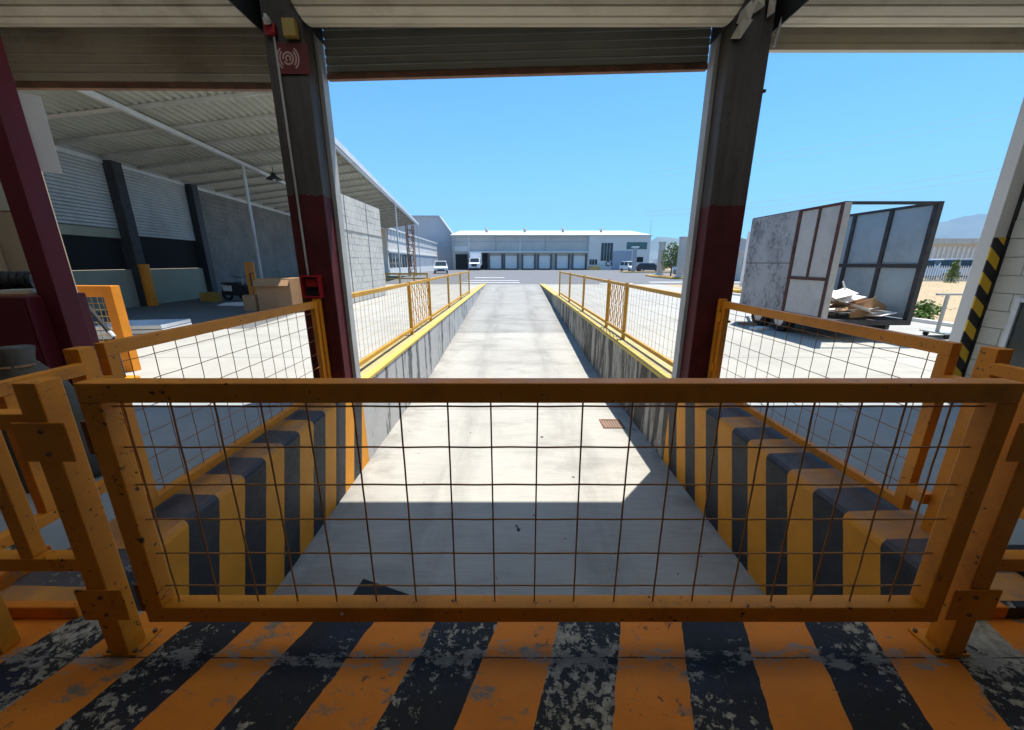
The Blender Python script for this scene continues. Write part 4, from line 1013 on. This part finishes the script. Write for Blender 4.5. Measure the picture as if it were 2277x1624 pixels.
# the letters on the office wall
lt = arc(0.46, 45, 315, .22, 20)
o = lt.build('letter_C', 'letter_navy', wh, (20.85, -.36, 1.32)); sm = o.modifiers.new('thickness', 'SOLIDIFY'); sm.thickness = .05
B(21.42, 21.62, -.56, -.51, .9, 1.75).build('letter_I', 'letter_navy', wh)
t = thing('timber_stack', 'orange brown timber stacked against the warehouse office', 'timber', (17.6, 83.2, 0))
for k in range(4): B(-1.2 + .1 * k, 1.3 - .05 * k, -.5, .5, k * .2, k * .2 + .16).build('plank_layer', 'kerb_yellow', t)
t = thing('antenna_mast', 'thin antenna mast at the right end of the warehouse', 'antenna', (29.9, 86, 0))
MB().tube([(0, 0, 0), (0, 0, 10.4)], [.06, .03], 6).build('mast', 'galv', t)
MB().tube([(-.4, 0, 8.6), (.4, 0, 8.6)], .03, 5).build('crossbar', 'galv', t)

# side building on the left and the halls behind
sbd = thing('side_building', 'pale long building with window bands on the left of the far yard', 'building', (-14.6, 46, 0), R(2.2))
B(-8, 0, 0, 38.3, 0, 5.35).build('wall', 'concrete_pale', sbd)
B(-8.2, .15, -.1, 38.4, 5.36, 5.55).build('eave', 'white_paint', sbd)
B(.001, .08, .2, 38, 0, .85).build('plinth', 'white_paint', sbd)
B(.001, .12, .2, 38, 2.75, 2.92).build('ledge', 'white_paint', sbd)
B(.001, .06, .2, 38, 4.1, 4.22).build('ledge', 'hall_blue', sbd)
for k in range(12):
    y = .5 + k * 3.12
    w_ = B(.001, .03, y, y + 2.75, .9, 2.6).build('window', 'hall_blue' if k > 3 else 'glass_dark', sbd)
    B(.031, .05, y + 1.34, y + 1.40, .9, 2.6).build('mullion', 'white_paint', w_)
for k in range(26): B(.001, .05, .6 + k * 1.45, .68 + k * 1.45, 4.3, 5.35).build('rib', 'hall_blue', sbd)
hl = thing('blue_hall', 'tall blue grey hall rising behind the side building', 'building', (0, 88, 0))
MB().prism([(-27, 0), (-12.9, 0), (-12.9, 6.8), (-16.0, 11.2), (-24, 11.2), (-27, 8.5)], 'y', 0, 4).build('hall_wall', 'hall_blue', hl)
MB().prism([(-12.8, 6.8), (-12.7, 7.0), (-15.95, 11.45), (-24.1, 11.45), (-24.0, 11.21), (-16.0, 11.21)], 'y', -.3, 4.3).build('roof_edge', 'hall_blue', hl)
t = thing('rusty_tower', 'rust brown lattice tower beside the canopy end', 'tower', (-11.6, 45.2, 0))
for (x, y) in ((-.35, -.35), (.35, -.35), (-.35, .35), (.35, .35)): B(x - .05, x + .05, y - .05, y + .05, 0, 5.6).build('leg', 'brown_steel', t)
for k in range(7):
    z = .4 + k * .78
    for (p, q) in (((-.35, -.35), (.35, -.35)), ((-.35, .35), (.35, .35)), ((-.35, -.35), (-.35, .35)), ((.35, -.35), (.35, .35))):
        MB().bar((p[0], p[1], z), (q[0], q[1], z), .06, .06).build('rung', 'brown_steel', t)
        if k < 6: MB().bar((p[0], p[1], z), (q[0], q[1], z + .78), .05, .05).build('brace', 'brown_steel', t)
# low orange guard rail across the left yard
t = thing('guard_rail', 'low orange guard rail in front of the side building', 'rail', (-8.0, 29.2, 0))
for x in (-1.6, -.5, .6, 1.6): B(x - .05, x + .05, -.05, .05, 0, .78).build('post', 'kerb_yellow', t)
B(-1.65, 1.65, -.07, -.051, .62, .76).build('rail', 'kerb_yellow', t); B(-1.65, 1.65, -.07, -.051, .30, .40).build('rail', 'kerb_yellow', t)

# gate pillars, islands and lamp pillar of the parking entrance
for i, (x, y, h) in enumerate(((16.5, 43.3, 3.6), (16.2, 37.4, 3.75))):
    t = thing('gate_pillar', ('grey concrete gate pillar left of the young tree', 'grey concrete gate pillar right of the young tree')[i], 'pillar', (x, y, 0), 0, 'pillars of the parking entrance')
    B(-.28, .28, -.28, .28, .1, h).build('shaft', 'concrete_far', t, bev=.02)
    B(-.33, .33, -.33, .33, h + .001, h + .12).build('cap', 'concrete_far', t, bev=.01)
    B(-.36, .36, -.36, .36, .001, .35).build('base', 'concrete_pale', t, bev=.01)
t = thing('lamp_pillar', 'dark pillar with a lamp head in front of the office', 'pillar', (19.4, 62, 0))
B(-.25, .25, -.25, .25, 0, 3.7).build('shaft', 'hall_blue', t, bev=.02)
B(-.55, .55, -.3, .3, 3.72, 3.95).build('lamp_head', 'white_metal', t, bev=.04)
def island(pts, label):
    t = thing('planter_island', label, 'kerb', (0, 0, 0))
    MB().prism(pts, 'z', 0, .16).build('kerb_ring', 'kerb_yellow', t, bev=.02)
    cx = sum(p[0] for p in pts) / len(pts); cy = sum(p[1] for p in pts) / len(pts)
    MB().prism([(cx + (p[0] - cx) * .93, cy + (p[1] - cy) * .9) for p in pts], 'z', .161, .18).build('soil_bed', 'soil', t)
island([(15.2, 36.3), (22, 36.8), (30, 38.5), (30, 41), (22, 45.5), (15.6, 45.2), (15.0, 40.5)], 'yellow kerbed planting island around the gate pillars')
island([(17.6, 60.5), (26, 60.8), (26, 64), (17.8, 63.8)], 'yellow kerbed island under the lamp pillar')
island([(11.4, 19.5), (20, 20.5), (24, 23), (12, 22.2)], 'yellow kerbed island in front of the guard house')
t = thing('stone_block', 'white painted stone block on the parking island', 'block', (24.0, 40, .18))
MB().prism([(-.5, 0), (.5, 0), (.45, .55), (-.4, .6)], 'y', -.3, .3).build('block_body', 'white_paint', t, bev=.06)
# guard house and white pole
t = thing('guard_house', 'small grey guard house with a dark window behind the trailer', 'guard house', (20.6, 33, 0))
B(-1.4, 1.4, 0, 2.2, 0, 2.25).build('wall', 'concrete_far', t); B(-1.6, 1.6, -.25, 2.4, 2.251, 2.45).build('roof', 'concrete_far', t)
B(-1.1, .1, -.03, -.001, .9, 1.9).build('window', 'glass_teal', t); B(.4, 1.1, -.03, -.001, .05, 2.0).build('door', 'glass_dark', t)
tag(MB().tube([(14.35, 24.0, 0), (14.35, 24.0, 3.3)], [.13, .11], 12).build('white_pole', 'white_paint'), 'short white pole just right of the right column', 'pole')
# arched hall
t = thing('arched_hall', 'grey arched hall far behind the parked cars', 'building', (66, 118, 0))
pts = [(13 * math.cos(R(a)), 8.6 * math.sin(R(a))) for a in range(0, 181, 10)]
MB().prism(pts, 'y', 0, 30).build('shell', 'hall_blue', t)
for k in range(4): MB().tube([(13.08 * math.cos(R(a)), k * 8 + .2, 8.68 * math.sin(R(a))) for a in range(0, 181, 10)], .12, 5).build('rib', 'galv', t)
# neighbour on the right: shed, white fence
t = thing('neighbour_shed', 'low grey metal shed behind the white fence', 'building', (46, 46, 0))
B(-12, 14, 0, 10, 0, 3.6).build('wall', 'concrete_far', t)
for k in range(44): B(-11.9 + k * .58, -11.7 + k * .58, -.06, -.001, .1, 3.3).build('rib', 'white_metal', t)
B(-12.4, 14.4, -.5, 10.4, 3.601, 4.2).build('roof', 'galv', t)
B(-8, 1.5, -.56, -.501, 3.62, 3.85).build('fascia_strip', 'white_paint', t)
t = thing('picket_fence', 'white metal picket fence along the dry field', 'fence', (28, 32.4, 0))
B(0, 18, .0, .03, .25, .30).build('rail', 'white_metal', t); B(0, 18, .0, .03, 1.05, 1.10).build('rail', 'white_metal', t)
pk = B(-.025, .025, -.03, -.001, 0, 1.25).mesh('picket', 'white_paint')
for k in range(90): link('picket', pk, t, (k * .2, 0, 0))
B(0, 18, .04, .16, 0, .12).build('footing', 'concrete_pale', t)
# overhead wires
for i, (z, dz) in enumerate(((8.2, 3.0), (8.8, 3.3), (13.5, 4.2), (14.2, 4.4))):
    tag(MB().tube([(20 + k * 6, 60 - k * 1.5, z + dz * (k / 6) - .5 * math.sin(math.pi * k / 6)) for k in range(13)], .018, 4).build('overhead_wire', 'hall_blue'),
        ('lowest overhead wire above the shed', 'second overhead wire above the shed', 'upper overhead wire in the right sky', 'topmost overhead wire in the right sky')[i], 'wire', 'overhead wires')

# ------------------------------------------------------------------ mountains
def ridge(x0, x1, y, prof, seed, depth=900):
    r_ = random.Random(seed); m = MB(); n = 60; vs_ = []; fs = []; rows = 6
    for i in range(n + 1):
        f = i / n; x = x0 + (x1 - x0) * f
        k = f * (len(prof) - 1); a = int(min(k, len(prof) - 2)); h = prof[a] + (prof[a + 1] - prof[a]) * (k - a)
        h *= 1 + .02 * math.sin(i * .7) + r_.uniform(-.012, .012)
        for j in range(rows + 1):
            g_ = j / rows; vs_.append((x, y - depth * (1 - g_) + r_.uniform(-20, 20), -2 + h * (g_ ** 1.3) + (r_.uniform(-5, 5) if 0 < j < rows else 0)))
    for i in range(n):
        for j in range(rows): a = i * (rows + 1) + j; fs.append((a, a + rows + 1, a + rows + 2, a + 1))
    return tag(m.add(vs_, fs).build('mountain', 'mountain', smooth=True), kind='structure')
ridge(2200, 5200, 3200, [60, 190, 290, 370, 430, 470, 480], 1)
ridge(800, 2600, 3000, [20, 190, 180, 90, 60, 90, 120], 2)

# ------------------------------------------------------------------ haze
hz = bpy.data.materials.new('haze_air'); hz.use_nodes = True
n_ = hz.node_tree; n_.nodes.remove(n_.nodes['Principled BSDF'])
v_ = n_.nodes.new('ShaderNodeVolumePrincipled'); v_.inputs['Color'].default_value = (0.45, 0.72, 1.0, 1); v_.inputs['Density'].default_value = 0.00022; v_.inputs['Anisotropy'].default_value = 0.0
n_.links.new(v_.outputs[0], n_.nodes['Material Output'].inputs['Volume'])
M['haze_air'] = hz
tag(B(-6100, 6100, -6100, 6100, -3.2, 760).build('haze', 'haze_air'), kind='stuff')
